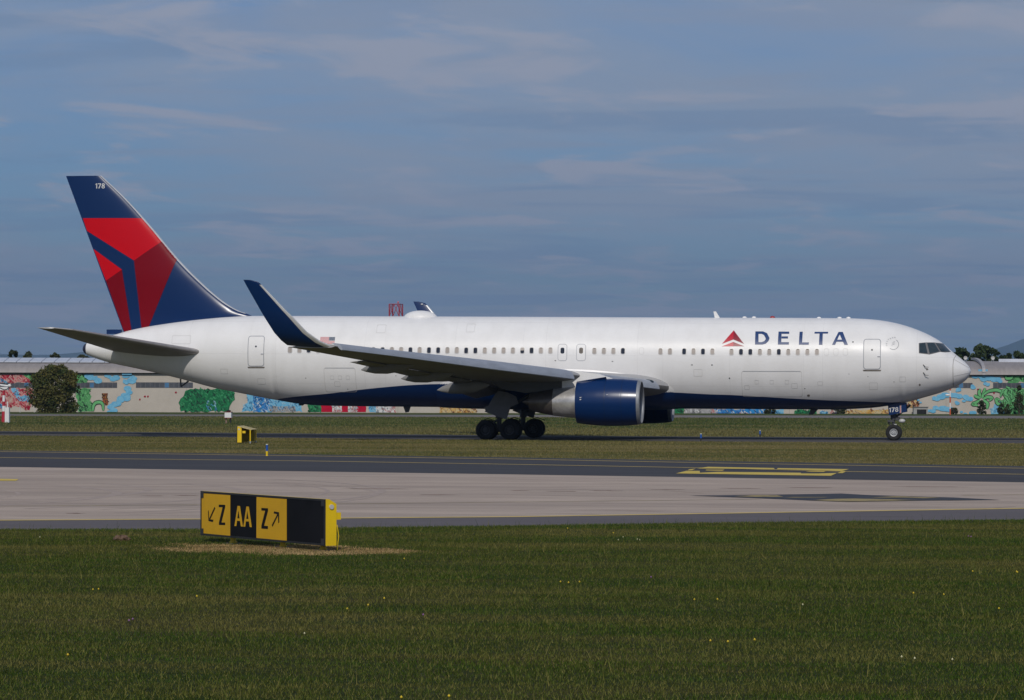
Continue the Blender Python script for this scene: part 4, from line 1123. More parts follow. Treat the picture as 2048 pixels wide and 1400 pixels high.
# polished leading edge of the fin
lq_ = MB()
us2 = [0.0, .002, .006, .011, .018]
for z in [z for z in zs_ if z > 7.5]:
    a, b = FLE(z), FTE(z)
    ch = min(a - b, 5.6)
    R = [(a + .03, 0, z)] + [(a - u * ch, -ch * foil(u * ch / (a - b) if u else 0, .095)[0] * (ch / ch) - .016, z) for u in us2[1:]]
    lq_.v += R[::-1] + [(x, -y, zz) for x, y, zz in R[1:]]
m_ = 2 * len(us2) - 1
nz = len([z for z in zs_ if z > 7.5])
for k in range(nz - 1):
    for i in range(m_ - 1):
        lq_.f.append((k * m_ + i, k * m_ + i + 1, (k + 1) * m_ + i + 1, (k + 1) * m_ + i)); lq_.m.append(0)
part('leading_edge', lq_, M_polish, FN, smooth=60)
V, F = digits(FIN_NUM[1][1] - FIN_NUM[0][1] + .03)
wfac = (FIN_NUM[1][0] - FIN_NUM[0][0]) / V[:, 0].max()
q = MB(); q.add([fin_y(FIN_NUM[0][0] + u * wfac, FIN_NUM[0][1] + v, .012) for u, v in V], F)
part('fin_number', q, M_strutw, FN, smooth=None, label='white number 178 at the fin top')
q = MB(); q.box((-51.75, 0, 6.40), (.9, .34, .28)); part('rudder_fairing', q, M_navy, FN)

# --- domes, antennas, beacon
q = MB()
dx0, dx1 = DOME[0][0], DOME[2][0]
dc = (dx0 * .47 + dx1 * .53)
q.blob((dc, 0, 7.22), ((dx1 - dx0) / 2 * 1.02, .75, .46), 28, 14)
part('satcom_dome', q, M_whitep, smooth=180)
q = MB(); q.prism([(a, -.03, c) for a, c in ANT[:3]] + [(ANT[3][0], -.03, ANT[3][1] - .05)], (0, .06, 0)); part('blade_antenna', q, M_whitep, smooth=None)
for a, c in BUMP:
    q = MB(); q.blob((a, 0, c - .02), (.14, .1, .09), 10, 6); part('roof_antenna', q, M_whitep, smooth=180)
q = MB(); q.blob((BEACON[0][0], 0, 7.24), (.16, .1, .1), 12, 8); part('beacon', q, mat('beacon_red', (.30, .01, .01), .25), smooth=180)
for P in BELLYANT:
    q = MB()
    if len(P) == 3:
        q.tube((P[0][0], 0, P[0][1]), (P[2][0], 0, P[2][1]), .05, .04, 8); q.tube((P[1][0], 0, P[1][1]), (P[2][0], 0, P[2][1]), .05, .04, 8)
    else:
        q.prism([(a, -.04, c) for a, c in P], (0, .08, 0))
    part('belly_antenna', q, M_strut, smooth=None)

# --- landing gear
def wheel(c, r, wd, rr):
    q = MB()
    h_ = wd / 2
    prof = [(-h_ * .55, rr), (-h_ * .85, rr + .03), (-h_, rr + (r - rr) * .45), (-h_ * .86, r - .05), (-h_ * .5, r - .008), (0, r), (h_ * .5, r - .008), (h_ * .86, r - .05), (h_, rr + (r - rr) * .45), (h_ * .85, rr + .03), (h_ * .55, rr)]
    q.lathe(prof, c, 'y', 36, 0)
    for s_ in (-1, 1):
        q.lathe([(s_ * h_ * .55, rr + .005), (s_ * h_ * .72, rr - .01), (s_ * h_ * .68, rr - .045), (s_ * h_ * .25, rr - .075), (s_ * h_ * .25, rr * .52), (s_ * h_ * .62, rr * .48), (s_ * h_ * .62, rr * .25), (s_ * h_ * .8, rr * .22), (s_ * h_ * .8, .001)], c, 'y', 28, 1)
        for i in range(9):
            th = 2 * math.pi * i / 9
            q.tube((c[0] + rr * .68 * math.cos(th), c[1] + s_ * h_ * .2, c[2] + rr * .68 * math.sin(th)), (c[0] + rr * .68 * math.cos(th), c[1] + s_ * h_ * .36, c[2] + rr * .68 * math.sin(th)), rr * .10, rr * .10, 8, 2)
    return q
for side in (1, -1):
    def S_(mb): return mb if side == 1 else mb.mirror_y()
    gx, gy = -27.31, -4.65
    q = MB()
    q.tube((gx + .15, gy, 3.3), (gx, gy, 1.25), .24, .22, 16)
    q.tube((gx, gy, 1.25), (gx, gy, .6), .15, .15, 14)
    q.tube((gx - .95, gy, .62), (gx + .95, gy, .56), .15, .15, 12)
    q.tube((gx, gy, 1.5), (gx + 2.2, gy, 2.9), .10, .10, 10)
    q.tube((gx, gy, 1.6), (gx, gy + 1.9, 2.6), .11, .11, 10)
    q.path([(gx - .05, gy - .2, 1.2), (gx - .35, gy - .2, .95), (gx - .1, gy - .2, .7)], .06, 8)
    for dx in (-.71, .71):
        q.tube((gx + dx, gy - .55, .575), (gx + dx, gy + .55, .575), .09, .09, 10)
    G = part('main_gear', S_(q), M_strut, label='grey main landing gear leg with four-wheel bogie on the ' + ('near' if side == 1 else 'far') + ' side')
    for dx in (-.71, .71):
        for dy in (-.56, .56):
            part('wheel', S_(wheel((gx + dx, gy + dy, .582), .584, .42, .285)), [M_tyre, M_rimd, M_dark], G)
    dq = MB(); dq.prism([(a, -5.35, c) for a, c in GEARDOOR], (0, .07, 0))
    dq.prism([(-28.05, -5.37, 1.80), (-26.72, -5.37, 1.33), (-26.72, -5.37, 1.29), (-28.05, -5.37, 1.76)], (0, .02, 0))
    part('gear_door', S_(dq), mat('gear_door_grey', (.16, .16, .17), .55, var=.15), G, smooth=None)
    hq_ = MB()
    for dx in (-.71, .71):
        hq_.path([(gx + dx - .25, gy - .3, 1.12), (gx + dx + .1, gy - .32, 1.25), (gx + dx + .6, gy - .25, 1.08)], .025, 6)
        hq_.path([(gx + dx - .42, gy - .3, .98), (gx + dx - .25, gy - .3, 1.18)], .025, 6)
    part('brake_hose', S_(hq_), M_dark, G)
nx, nzh = NOSEWHEEL[0]
q = MB()
q.tube((nx, 0, 2.2), (nx, 0, 1.2), .19, .17, 16)
q.tube((nx, 0, 1.2), (nx + .03, 0, .47), .10, .10, 14)
q.tube((nx + .03, -.42, .47), (nx + .03, .42, .47), .07, .07, 10)
q.tube((nx + .1, 0, 1.35), (nx + 1.0, 0, 2.1), .07, .07, 10)
q.box((nx - .15, 0, 1.15), (.38, .3, .13)); q.box((nx + .26, 0, 1.28), (.26, .36, .2))
q.tube((nx - .3, 0, 1.12), (nx - .12, 0, .82), .06, .05, 8); q.tube((nx - .12, 0, .82), (nx + .02, 0, .62), .06, .05, 8)
NG = part('nose_gear', q, M_strut, label='nose landing gear with twin wheels')
for dy in (-.31, .31):
    part('wheel', wheel((nx + .03, dy, .47), .47, .34, .235), [M_tyre, M_rim, M_dark], NG)
q = MB(); q.blob((nx + .50, -.12, 1.16), (.20, .13, .12), 12, 8); q.blob((nx + .50, .18, 1.16), (.20, .13, .12), 12, 8)
part('taxi_light', q, M_strutw, NG, smooth=180)
q = MB(); q.box((nx + .12, 0, .92), (.14, .22, .10)); part('torque_link', q, M_strutw, NG)
dq = MB(); dq.prism([(a, -.5, c) for a, c in NOSEDOOR], (0, .05, 0))
ND = part('nose_gear_door', dq, M_navy, NG, smooth=None)
dq = MB(); dq.prism([(a, .5, c) for a, c in NOSEDOOR], (0, -.05, 0))
part('nose_gear_door', dq, M_navy, NG, smooth=None)
for k, P in enumerate(NOSESTRIPE[:3]):
    q = MB(); q.add([(a, -.506 - .002 * k, c) for a, c in P], [(0, 1, 2, 3)])
    part('door_stripe', q, (M_strutw, M_red, M_strutw)[k], NG, smooth=None)
V, F = digits(NOSENUM[1][1] - NOSENUM[0][1] - .06)
wf = (NOSENUM[1][0] - NOSENUM[0][0]) / V[:, 0].max()
q = MB(); q.add([(NOSENUM[0][0] + .03 + u * wf * .96, -.508, NOSENUM[0][1] + v + .085 * u) for u, v in V], F)
part('door_number', q, M_strutw, NG, smooth=None, label='white number 178 on the nose gear door')
# ------------------------------------------------------------------ taxiway direction sign in the foreground
M_signy = mat('sign_yellow_sheet', (0.66, 0.36, 0.004), 0.5, var=.06, scale=2)
M_casey = mat('sign_case_yellow', (0.74, 0.50, 0.004), 0.45, var=.07, scale=2)
M_signk = mat('sign_black_sheet', (0.009, 0.009, 0.011), 0.6, var=.3, scale=1.5, spec=.12)
M_signf = mat('sign_frame_charcoal', (0.018, 0.018, 0.019), 0.5, var=.2)
M_galv = mat('galvanised_steel', (0.42, 0.43, 0.44), 0.4, 0.6, var=.15)
T_, N_, MID = Vector((*SG_T, 0)), Vector((*SG_N, 0)), Vector((*SG_MID, 0))
def sp(s, z, d=0.0):                              # s along the face, d outward from the face
    return MID + T_ * s + N_ * (0.15 + d) + Vector((0, 0, z))
sg = thing('direction_sign', (MID.x, MID.y, 0.0), 'long yellow and black taxiway sign reading Z AA Z with arrows, on the lawn', 'sign')
s0, s1, zl, zh, zl1, zh1 = -2.83, 2.15, .150, 1.005, .120, .972
q = MB()
B = [sp(s0, zl), sp(s1, zl1), sp(s1, zh1), sp(s0, zh)]
Bk = [sp(s0, zl, -.225), sp(s1, zl1, -.225), sp(s1, zh1 - .09, -.225), sp(s0, zh - .09, -.225)]
Tp = [sp(s0, zh, -.07), sp(s1, zh1, -.07)]
q.add(B + Bk + Tp, [(0, 1, 2, 3), (4, 7, 6, 5), (0, 4, 5, 1), (3, 2, 9, 8), (8, 9, 6, 7), (1, 5, 6, 9, 2), (0, 3, 8, 7, 4)])
obj('case', q, M_casey, sg)
def plate(name, P, d, m, th=.006, parent=sg):
    q = MB(); q.prism([sp(a, c, d) for a, c in P], N_ * -th); return obj(name, q, m, parent)
fm = plate('face_board', [(s0 + .012, zl + .012), (s1 - .012, zl1 + .012), (s1 - .012, zh1 - .012), (s0 + .012, zh - .012)], .012, M_signk, .02)
for P in ([(s0, zh), (s1, zh1), (s1, zh1 - .035), (s0, zh - .035)], [(s0, zl + .035), (s1, zl1 + .035), (s1, zl1), (s0, zl)],
          [(s0, zh - .036), (s0 + .035, zh - .036), (s0 + .035, zl + .036), (s0, zl + .036)], [(s1 - .035, zh1 - .036), (s1, zh1 - .036), (s1, zl1 + .036), (s1 - .035, zl1 + .036)]):
    plate('frame_bar', P, .024, M_signf, .022)
for a, c in ((s0 + .07, zh - .07), (s1 - .07, zh1 - .07), (s0 + .07, zl + .07), (s1 - .07, zl1 + .07)):
    plate('corner_bracket', [(a - .06, c - .06), (a + .06, c - .06), (a + .06, c + .06), (a - .06, c + .06)], .030, mat('bracket_grey', (.03, .03, .032), .6), .006)
yp = []
for P in SG_PAN:
    yp.append(plate('yellow_panel', P, .018, M_signy))
for i, P in enumerate(SG_Z):
    plate('letter_z', P, .0215, M_signk, .003, yp[i])
for i, P in enumerate(SG_A):
    plate('letter_a_stroke', P, .018 + .0004 * i, M_signy, .003, fm)
for i, P in enumerate(SG_ARROW):
    plate('arrow_stroke', P, .0215 + .0005 * (i % 3), M_signk, .003, yp[i // 3])
for k, s in enumerate(SG_POST):
    c = MID + T_ * s
    q = MB(); q.tube((c.x, c.y, .0), (c.x, c.y, .22), .055, .055, 16); q.tube((c.x, c.y, .02), (c.x, c.y, .06), .075, .075, 16)
    obj('post', q, M_casey, sg, 40)
    q = MB(); q.lathe([(.0, .27), (.05, .26), (.065, .12), (.065, .001)], (c.x, c.y, -.03), 'z', 24)
    obj('base_plate', q, mat('base_plate_metal', (.07, .065, .06), .8, .0), sg, 40)
c = sp(s1, .83, -.115) + T_ * .01
q = MB(); q.tube(c - T_ * .01, c + T_ * .012, .045, .045, 20); obj('lamp_cap', q, mat('lamp_cap_grey', (.5, .48, .46), .4), sg, 40)
c = sp(s1 - .12, .66, -.28)
q = MB(); q.box(c, (.2, .1, .13), 0, Matrix.Rotation(math.atan2(T_.y, T_.x), 3, 'Z')); obj('junction_box', q, M_casey, sg)
q = MB()
c = sp(s1 + .004, .5, -.235)
q.path([c, c + Vector((.03, .01, -.2)), c + Vector((.0, .0, -.46))], .008, 6); obj('cable', q, M_casey, sg)
# ------------------------------------------------------------------ second sign, seen from behind
o = Vector((-36.2, -32.3, .12))
bs = thing('direction_sign', tuple(o), 'small yellow sign seen from its back beside the dark taxiway', 'sign')
tx = Vector((-.10, .995, 0)).normalized()         # runs away from the viewer
nx_ = Vector((-.995, -.10, 0))                     # its face looks left
def bp_(u, d, z): return o + tx * u + nx_ * d + Vector((0, 0, z))
q = MB(); q.prism([bp_(0, .44, .06), bp_(0, .22, .06), bp_(0, .22, .78), bp_(0, .30, .86), bp_(0, .44, .88)], tx * .06); obj('end_plate', q, M_casey, bs)
q = MB(); q.prism([bp_(2.6, .44, .06), bp_(2.6, .22, .06), bp_(2.6, .22, .78), bp_(2.6, .30, .86), bp_(2.6, .44, .88)], tx * .06); obj('end_plate', q, M_casey, bs)
q = MB(); q.prism([bp_(.062, .44, .05), bp_(2.6, .44, .05), bp_(2.6, .44, .88), bp_(.062, .44, .88)], nx_ * -.03); obj('back_board', q, mat('back_board_yellow', (.45, .33, .02), .6), bs)
q = MB(); q.prism([bp_(-.01, .47, .03), bp_(2.67, .47, .03), bp_(2.67, .47, .9), bp_(-.01, .47, .9)], nx_ * -.028); obj('face_board', q, M_signk, bs)
q = MB(); q.prism([bp_(.062, .44, .885), bp_(2.6, .44, .885), bp_(2.6, -.28, .70), bp_(.062, -.28, .70)], Vector((0, 0, .03))); obj('canopy', q, mat('canopy_tan', (.50, .40, .16), .5), bs)
q = MB(); q.prism([bp_(2.2, .43, .10), bp_(2.2, -.2, .10), bp_(2.2, -.2, .68), bp_(2.2, .43, .82)], tx * .03); obj('rear_panel', q, mat('rear_panel_yellow', (.36, .27, .02), .6), bs)
for u in (.1, 2.5):
    q = MB(); q.tube(bp_(u, -.22, .12), bp_(u, -.22, .715), .035, .035, 12); obj('post', q, M_casey, bs, 40)
    q = MB(); q.tube(bp_(u, -.22, -.12), bp_(u, -.22, .125), .045, .045, 12); obj('foot', q, M_galv, bs, 40)
q = MB(); q.box(bp_(.1, .1, .6), (.16, .1, .12)); obj('junction_box', q, M_casey, bs)
q = MB(); q.tube(bp_(-.01, .36, .74), bp_(.0, .36, .74), .045, .045, 14); obj('lamp_cap', q, M_strutw, bs)
# ------------------------------------------------------------------ blue edge lights
M_bl = mat('edge_light_blue', (.015, .09, .38), .35, var=.1)
def edge_light(x, y, z, h, label, base=True):
    t = thing('edge_light', (x, y, z), label, 'edge light', 'blue taxiway edge lights')
    q = MB(); q.tube((x, y, z + h * .42), (x, y, z + h * .95), .05, .05, 14); obj('reflector_tube', q, M_bl, t, 40)
    q = MB(); q.lathe([(0, .05), (.03, .045), (.045, .001)], (x, y, z + h * .95), 'z', 14); obj('lamp', q, mat('lamp_lens', (.62, .62, .45), .2), t, 40)
    q = MB(); q.tube((x, y, z + h * .16), (x, y, z + h * .42), .05, .05, 14, 0); q.lathe([(0, .001), (.0, .055), (h * .1, .05), (h * .16, .03)], (x, y, z), 'z', 14)
    obj('base', q, M_casey if base else M_signf, t, 40)
edge_light(-28.87, -60.25, .0, .52, 'blue and yellow edge light in front of the small yellow sign')
edge_light(-14.4, -14.5, .10, .42, 'blue edge light below the belly, left of the two', False)
edge_light(-13.63, 13.66, .0, .42, 'blue edge light beyond the taxiway, right of the two', False)
# ------------------------------------------------------------------ warehouse with the painted wall
WO = Vector((*WALL_O, 0)); WS = Vector((math.cos(WALL_YAW), math.sin(WALL_YAW), 0)); WD = Vector((-WS.y, WS.x, 0))
def wp(s, z, d=0.0):                               # d towards the viewer
    return WO + WS * s - WD * d + Vector((0, 0, z))
wh = thing('warehouse', tuple(WO), 'long low warehouse with grey curved roof and a mural wall behind the airliner', 'warehouse')
M_wall = mat('warehouse_render', (.46, .415, .36), .85, var=.07, scale=.5)
M_roof = mat('roof_sheet', (.29, .262, .25), .6, .1, var=.12, scale=.6, stretch=(3, 1, 1))
M_ridge = mat('roof_light_sheet', (.52, .55, .62), .35, var=.12, scale=.8)
M_gut = mat('gutter_dark', (.045, .045, .05), .6)
M_pane = mat('dusty_pane', (.070, .074, .088), .3, var=.35, scale=.9)
M_pane2 = mat('dusty_pane_blue', (.06, .16, .30), .35, var=.25, scale=.9)
M_mull = mat('mullion_grey', (.11, .11, .12), .6)
SL, SR_, EAVE = -95.0, 95.0, 4.78
q = MB(); q.prism([wp(SL, 0), wp(SR_, 0), wp(SR_, EAVE), wp(SL, EAVE)], WD * 22); obj('wall', q, M_wall, wh)
q = MB()                                             # barrel roof
NR = 16
for i in range(NR + 1):
    a = math.pi * i / NR
    u = 11 - 11.5 * math.cos(a); h = EAVE + .05 + 1.75 * math.sin(a) ** .8
    for s in np.linspace(SL, SR_, 40):
        q.v.append(tuple(wp(s, h, -u)))
for i in range(NR):
    for k in range(39):
        q.f.append((i * 40 + k, i * 40 + k + 1, (i + 1) * 40 + k + 1, (i + 1) * 40 + k)); q.m.append(0)
rf = obj('roof', q, M_roof, wh, 180)
q = MB(); q.box(wp(0, EAVE + .02, .15), (SR_ - SL, .2, .13), 0, Matrix.Rotation(WALL_YAW, 3, 'Z')); obj('gutter', q, M_gut, wh)
for k in range(31):                                  # translucent ridge lights on the left part
    s = -78 + k * 1.55
    q = MB(); q.prism([wp(s + .03, 6.20, -1.75), wp(s + 1.5, 6.20, -1.75), wp(s + 1.5, 6.70, -6.3), wp(s + .03, 6.70, -6.3)], Vector((0, 0, -.12))); obj('roof_light', q, M_ridge, rf)
q = MB(); q.box(wp(66.5, 6.62, -6.5), (12, .5, .42), 0, Matrix.Rotation(WALL_YAW, 3, 'Z')); obj('roof_box', q, M_ridge, rf)
q = MB()                                             # arched firewall upstand
for i in range(9):
    a = math.pi * .5 * i / 8
    u = 11 - 11.5 * math.cos(a); h = EAVE + .05 + 1.9 * math.sin(a) ** .8
    q.v += [tuple(wp(57.6, h, -u + .1)), tuple(wp(57.6, h + .28, -u + .1)), tuple(wp(58.0, h + .28, -u + .1)), tuple(wp(58.0, h, -u + .1))]
for i in range(8):
    for k in range(4):
        q.f.append((i * 4 + k, i * 4 + (k + 1) % 4, (i + 1) * 4 + (k + 1) % 4, (i + 1) * 4 + k)); q.m.append(0)
obj('roof_upstand', q, mat('upstand_grey', (.33, .32, .33), .6), rf)
for (a, b) in STRIPS:
    s0_, z1_ = a; s1_, z0_ = b
    q = MB(); q.prism([wp(s0_, z0_, .012), wp(s1_, z0_, .012), wp(s1_, z1_, .012), wp(s0_, z1_, .012)], WD * .01)
    w = obj('window_band', q, M_mull, wh)
    n = int(round((s1_ - s0_) / .56))
    for i in range(n):
        u = s0_ + (s1_ - s0_) * i / n; v = s0_ + (s1_ - s0_) * (i + 1) / n
        q = MB(); q.prism([wp(u + .04, z0_ + .05, .03), wp(v - .04, z0_ + .05, .03), wp(v - .04, z1_ - .05, .03), wp(u + .04, z1_ - .05, .03)], WD * .01)
        obj('pane', q, M_pane2 if i % 9 == 6 else M_pane, w)
for k in range(2):
    (a, z1_), (b, z0_) = DORMER[2 * k], DORMER[2 * k + 1]
    q = MB(); q.prism([wp(a, z0_ - .1, .3), wp(b, z0_ - .1, .3), wp(b, z1_, .3), wp(a, z1_, .3)], WD * 1.4); obj('painted_hopper', q, mat('mural_blue', (.14, .40, .60), .7, var=.15, scale=2), wh)
for s in (-39.9, -14, 12, 34, 53.2):
    q = MB(); q.prism([wp(s, 0, .006), wp(s + .06, 0, .006), wp(s + .06, EAVE - .1, .006), wp(s, EAVE - .1, .006)], WD * .004); obj('wall_joint', q, mat('joint_grey', (.33, .3, .27), .8), wh)
# the mural: flat paint on the wall
def mural(name, a, b, c, sc_=2.0, lo=.45, hi=.55, line=.0):
    """sprayed paint: two tones with hard noise edges and thin dark strokes"""
    m = bpy.data.materials.new(name); m.use_nodes = True
    N, L = m.node_tree.nodes, m.node_tree.links
    bs_ = N['Principled BSDF']; bs_.inputs['Roughness'].default_value = .85; bs_.inputs['Specular IOR Level'].default_value = .2
    t = N.new('ShaderNodeTexCoord')
    n = N.new('ShaderNodeTexNoise'); n.inputs['Scale'].default_value = sc_; n.inputs['Detail'].default_value = 3; n.inputs['Distortion'].default_value = 1.2
    L.new(t.outputs['Object'], n.inputs['Vector'])
    r = N.new('ShaderNodeMapRange'); r.inputs[1].default_value = lo; r.inputs[2].default_value = hi; L.new(n.outputs[0], r.inputs[0])
    x = N.new('ShaderNodeMix'); x.data_type = 'RGBA'; L.new(r.outputs[0], x.inputs[0]); x.inputs[6].default_value = (*a, 1); x.inputs[7].default_value = (*b, 1)
    v = N.new('ShaderNodeTexVoronoi'); v.feature = 'DISTANCE_TO_EDGE'; v.inputs['Scale'].default_value = sc_ * .8; L.new(n.outputs['Color'], v.inputs['Vector'])
    L.new(t.outputs['Object'], v.inputs['Vector'])
    r2 = N.new('ShaderNodeMapRange'); r2.inputs[1].default_value = .02; r2.inputs[2].default_value = .09; r2.inputs[3].default_value = line; r2.inputs[4].default_value = 0
    L.new(v.outputs['Distance'], r2.inputs[0])
    y = N.new('ShaderNodeMix'); y.data_type = 'RGBA'; L.new(r2.outputs[0], y.inputs[0]); L.new(x.outputs[2], y.inputs[6]); y.inputs[7].default_value = (*c, 1)
    L.new(y.outputs[2], bs_.inputs['Base Color'])
    return m
MC = {'redfil': mural('mural_red_tracery', (.42, .015, .045), (.52, .30, .27), (.5, .2, .18), 2.6, .44, .56, .6), 'red': mural('mural_red', (.36, .008, .03), (.28, .01, .03), (.1, .0, .01), 2), 'pink': mural('mural_pink', (.45, .22, .2), (.45, .36, .3), (.3, .02, .04), 2),
      'green': mural('mural_green', (.11, .36, .13), (.09, .30, .11), (.012, .07, .025), 2.6, line=.5), 'blue': mural('mural_sky_blue', (.14, .40, .60), (.18, .44, .62), (.08, .28, .5), 1.6, line=.3), 'deepblue': mural('mural_deep_blue', (.02, .16, .45), (.03, .24, .55), (.5, .5, .52), 1.6, line=.1),
      'white': mural('mural_white', (.62, .61, .60), (.5, .5, .51), (.4, .4, .4), .8), 'stripe': mural('mural_stripe_red', (.44, .004, .03), (.40, .004, .03), (.3, 0, .02), 1), 'yellow': mural('mural_ochre', (.55, .33, .09), (.52, .42, .24), (.14, .05, .02), 2.2, line=.4),
      'grey': mural('mural_grey', (.27, .27, .275), (.34, .33, .33), (.2, .2, .2), .9), 'dgreen': mural('mural_dark_green', (.02, .20, .075), (.012, .12, .05), (.004, .04, .02), 3.0, .4, .6, line=.4), 'brown': mural('mural_brown', (.17, .05, .03), (.32, .16, .03), (.05, .02, .01), 3, line=.5)}
rm = random.Random(12)
def wobble(P, amp=.10, seg=.35):
    out = []
    for (a, b), (c, d) in zip(P, P[1:] + P[:1]):
        n = max(1, int(math.hypot(c - a, d - b) / seg))
        for i in range(n):
            t = i / n
            out.append((a + (c - a) * t + rm.uniform(-amp, amp), b + (d - b) * t + (rm.uniform(-amp, amp) if 0.1 < b + (d - b) * t < 4.6 else 0)))
    return out
lay = 0.016
for ck, polys in MURAL.items():
    for P in polys:
        lay += 0.0006
        W_ = wobble(P, .04 if ck in ('stripe', 'white', 'grey') else .13)
        q = MB(); q.add([wp(a, max(b, .02), lay) for a, b in W_], [tuple(range(len(W_)))])
        obj('mural_patch', q, MC[ck], wh)
def inside(P, x, y):
    r = False
    for (a, b), (c, d) in zip(P, P[1:] + P[:1]):
        if (b > y) != (d > y) and x < (c - a) * (y - b) / (d - b) + a: r = not r
    return r
DET = {'redfil': ((.55, .36, .33), (.30, .01, .03)), 'green': ((.17, .44, .2), (.012, .06, .03)), 'dgreen': ((.04, .27, .11), (.005, .05, .025)), 'blue': ((.30, .52, .66), (.05, .22, .42)), 'deepblue': ((.5, .56, .62), (.015, .1, .3)),
       'yellow': ((.58, .48, .3), (.2, .07, .03)), 'brown': ((.4, .1, .04), (.04, .02, .01)), 'white': ((.3, .33, .36), (.5, .2, .2)), 'grey': ((.42, .42, .42), (.14, .14, .15))}
for ck, cols in DET.items():                          # small brush marks inside each painted patch
    for k_, colr in enumerate(cols):
        q = MB()
        for P in MURAL[ck]:
            x0_, x1_ = min(a for a, b in P), max(a for a, b in P); y0_, y1_ = min(b for a, b in P), max(b for a, b in P)
            for _ in range(int(6 + 4.5 * (x1_ - x0_) * (y1_ - y0_))):
                x, y = rm.uniform(x0_, x1_), rm.uniform(y0_, y1_)
                if not inside(P, x, y): continue
                t = rm.uniform(0, 6.28); L_ = rm.uniform(.10, .42); w_ = rm.uniform(.03, .09)
                pts = []
                for i in range(5):
                    pts.append((x + L_ * (i / 4 - .5) * math.cos(t) + .12 * math.sin(i * 1.6) * math.sin(t), y + L_ * (i / 4 - .5) * math.sin(t) + .12 * math.sin(i * 1.6) * math.cos(t)))
                lay += .00002
                up_ = [wp(a, min(max(b + w_, .03), 4.66), .045 + k_ * .004 + lay * .1) for a, b in pts]; dn_ = [wp(a, min(max(b - w_, .02), 4.65), .045 + k_ * .004 + lay * .1) for a, b in pts]
                q.add(up_ + dn_, [(i, i + 1, 6 + i, 5 + i) for i in range(4)])
        obj('mural_brushwork', q, mat('mural_brush_%s_%d' % (ck, k_), colr, .85, var=.15), wh, kind='stuff')
for path_ in CLOUDS:
    q = MB(); q2 = MB()
    for (a, b), (c, d) in zip(path_[:-1], path_[1:]):
        n = max(2, int(math.hypot(c - a, d - b) / .18))
        for i in range(n):
            t = i / n
            r = rm.uniform(.16, .46) * (0.75 if len(path_) == 2 else 1)
            lay += 0.0002
            cx, cz = a + (c - a) * t + rm.uniform(-.15, .15), b + (d - b) * t + rm.uniform(-.16, .16)
            k = 9
            P = [wp(cx + r * 1.15 * math.cos(2 * math.pi * j / k), min(max(cz + r * .8 * math.sin(2 * math.pi * j / k), .03), 4.68), lay) for j in range(k)]
            q.add(P, [tuple(range(k))])
            if rm.random() < .3:
                r2 = r * .3
                P = [wp(cx + r2 * math.cos(2 * math.pi * j / 6), min(max(cz + r2 * math.sin(2 * math.pi * j / 6), .03), 4.68), .06) for j in range(6)]
                q2.add(P, [tuple(range(6))])
    cm_ = obj('mural_cloud', q, MC['blue'], wh)
    if q2.f: obj('mural_cloud_mark', q2, mat('mural_cloud_deep', (.06, .24, .45), .7), cm_, kind='stuff')
def ribbon(path_, w, d, q):
    P = np.array(path_, float)
    L = np.r_[0, np.cumsum(np.hypot(*np.diff(P, axis=0).T))]
    t = np.linspace(0, L[-1], 14)
    fx, fz = pchip(L, P[:, 0]), pchip(L, P[:, 1])
    P = np.array([(fx(u), fz(u)) for u in t])
    T = np.gradient(P, axis=0); T /= np.hypot(T[:, 0], T[:, 1])[:, None] + 1e-9
    n = len(P)
    ww = w * np.sin(np.linspace(.35, math.pi - .25, n)) ** .6
    a = P + np.c_[-T[:, 1], T[:, 0]] * ww[:, None]; b = P - np.c_[-T[:, 1], T[:, 0]] * ww[:, None]
    q.add([wp(x, max(z, .03), d) for x, z in a] + [wp(x, max(z, .03), d) for x, z in b], [(i, i + 1, n + i + 1, n + i) for i in range(n - 1)])
M_mk, M_ml = mat('mural_black', (.01, .035, .018), .8), mat('mural_leaf_green', (.12, .40, .15), .8, var=.15, scale=2)
for i, P in enumerate(VINES):
    q = MB(); q2 = MB()
    ribbon(P, .26, .066 + i * .002, q2); ribbon(P, .17, .067 + i * .002, q)
    lf_ = obj('mural_leaf', q, M_ml, wh); obj('mural_outline', q2, M_mk, lf_)
q = MB(); q2 = MB()
for k in range(40):                                   # dense scribbled foliage at the right end
    s = rm.uniform(59.8, 68); z = rm.uniform(.3, 3.0)
    P = [(s, z), (s + rm.uniform(-.3, .3), z + .35), (s + rm.uniform(-.5, .5), z + .6)]
    ribbon(P, .15, .10 + k * .002, q2); ribbon(P, .10, .101 + k * .002, q)
obj('mural_scribble_outline', q2, M_mk, wh, kind='stuff')
obj('mural_scribble', q, M_ml, wh, kind='stuff')
for i, (a, b) in enumerate(DOTSRED):
    q = MB()
    q.add([wp(a + .13 * math.cos(j) * rm.uniform(.6, 1.3), b + .13 * math.sin(j), .05) for j in range(6)], [tuple(range(6))])
    obj('mural_dot', q, MC['red'], wh)
V, F = text_mesh('11A', .62, .02)
q = MB(); q.add([wp(21.3 + u * 1.35, .12 + v, .055) for u, v in V], F); obj('wall_number', q, MC['white'], wh, label='white number 11A painted on the grey wall')
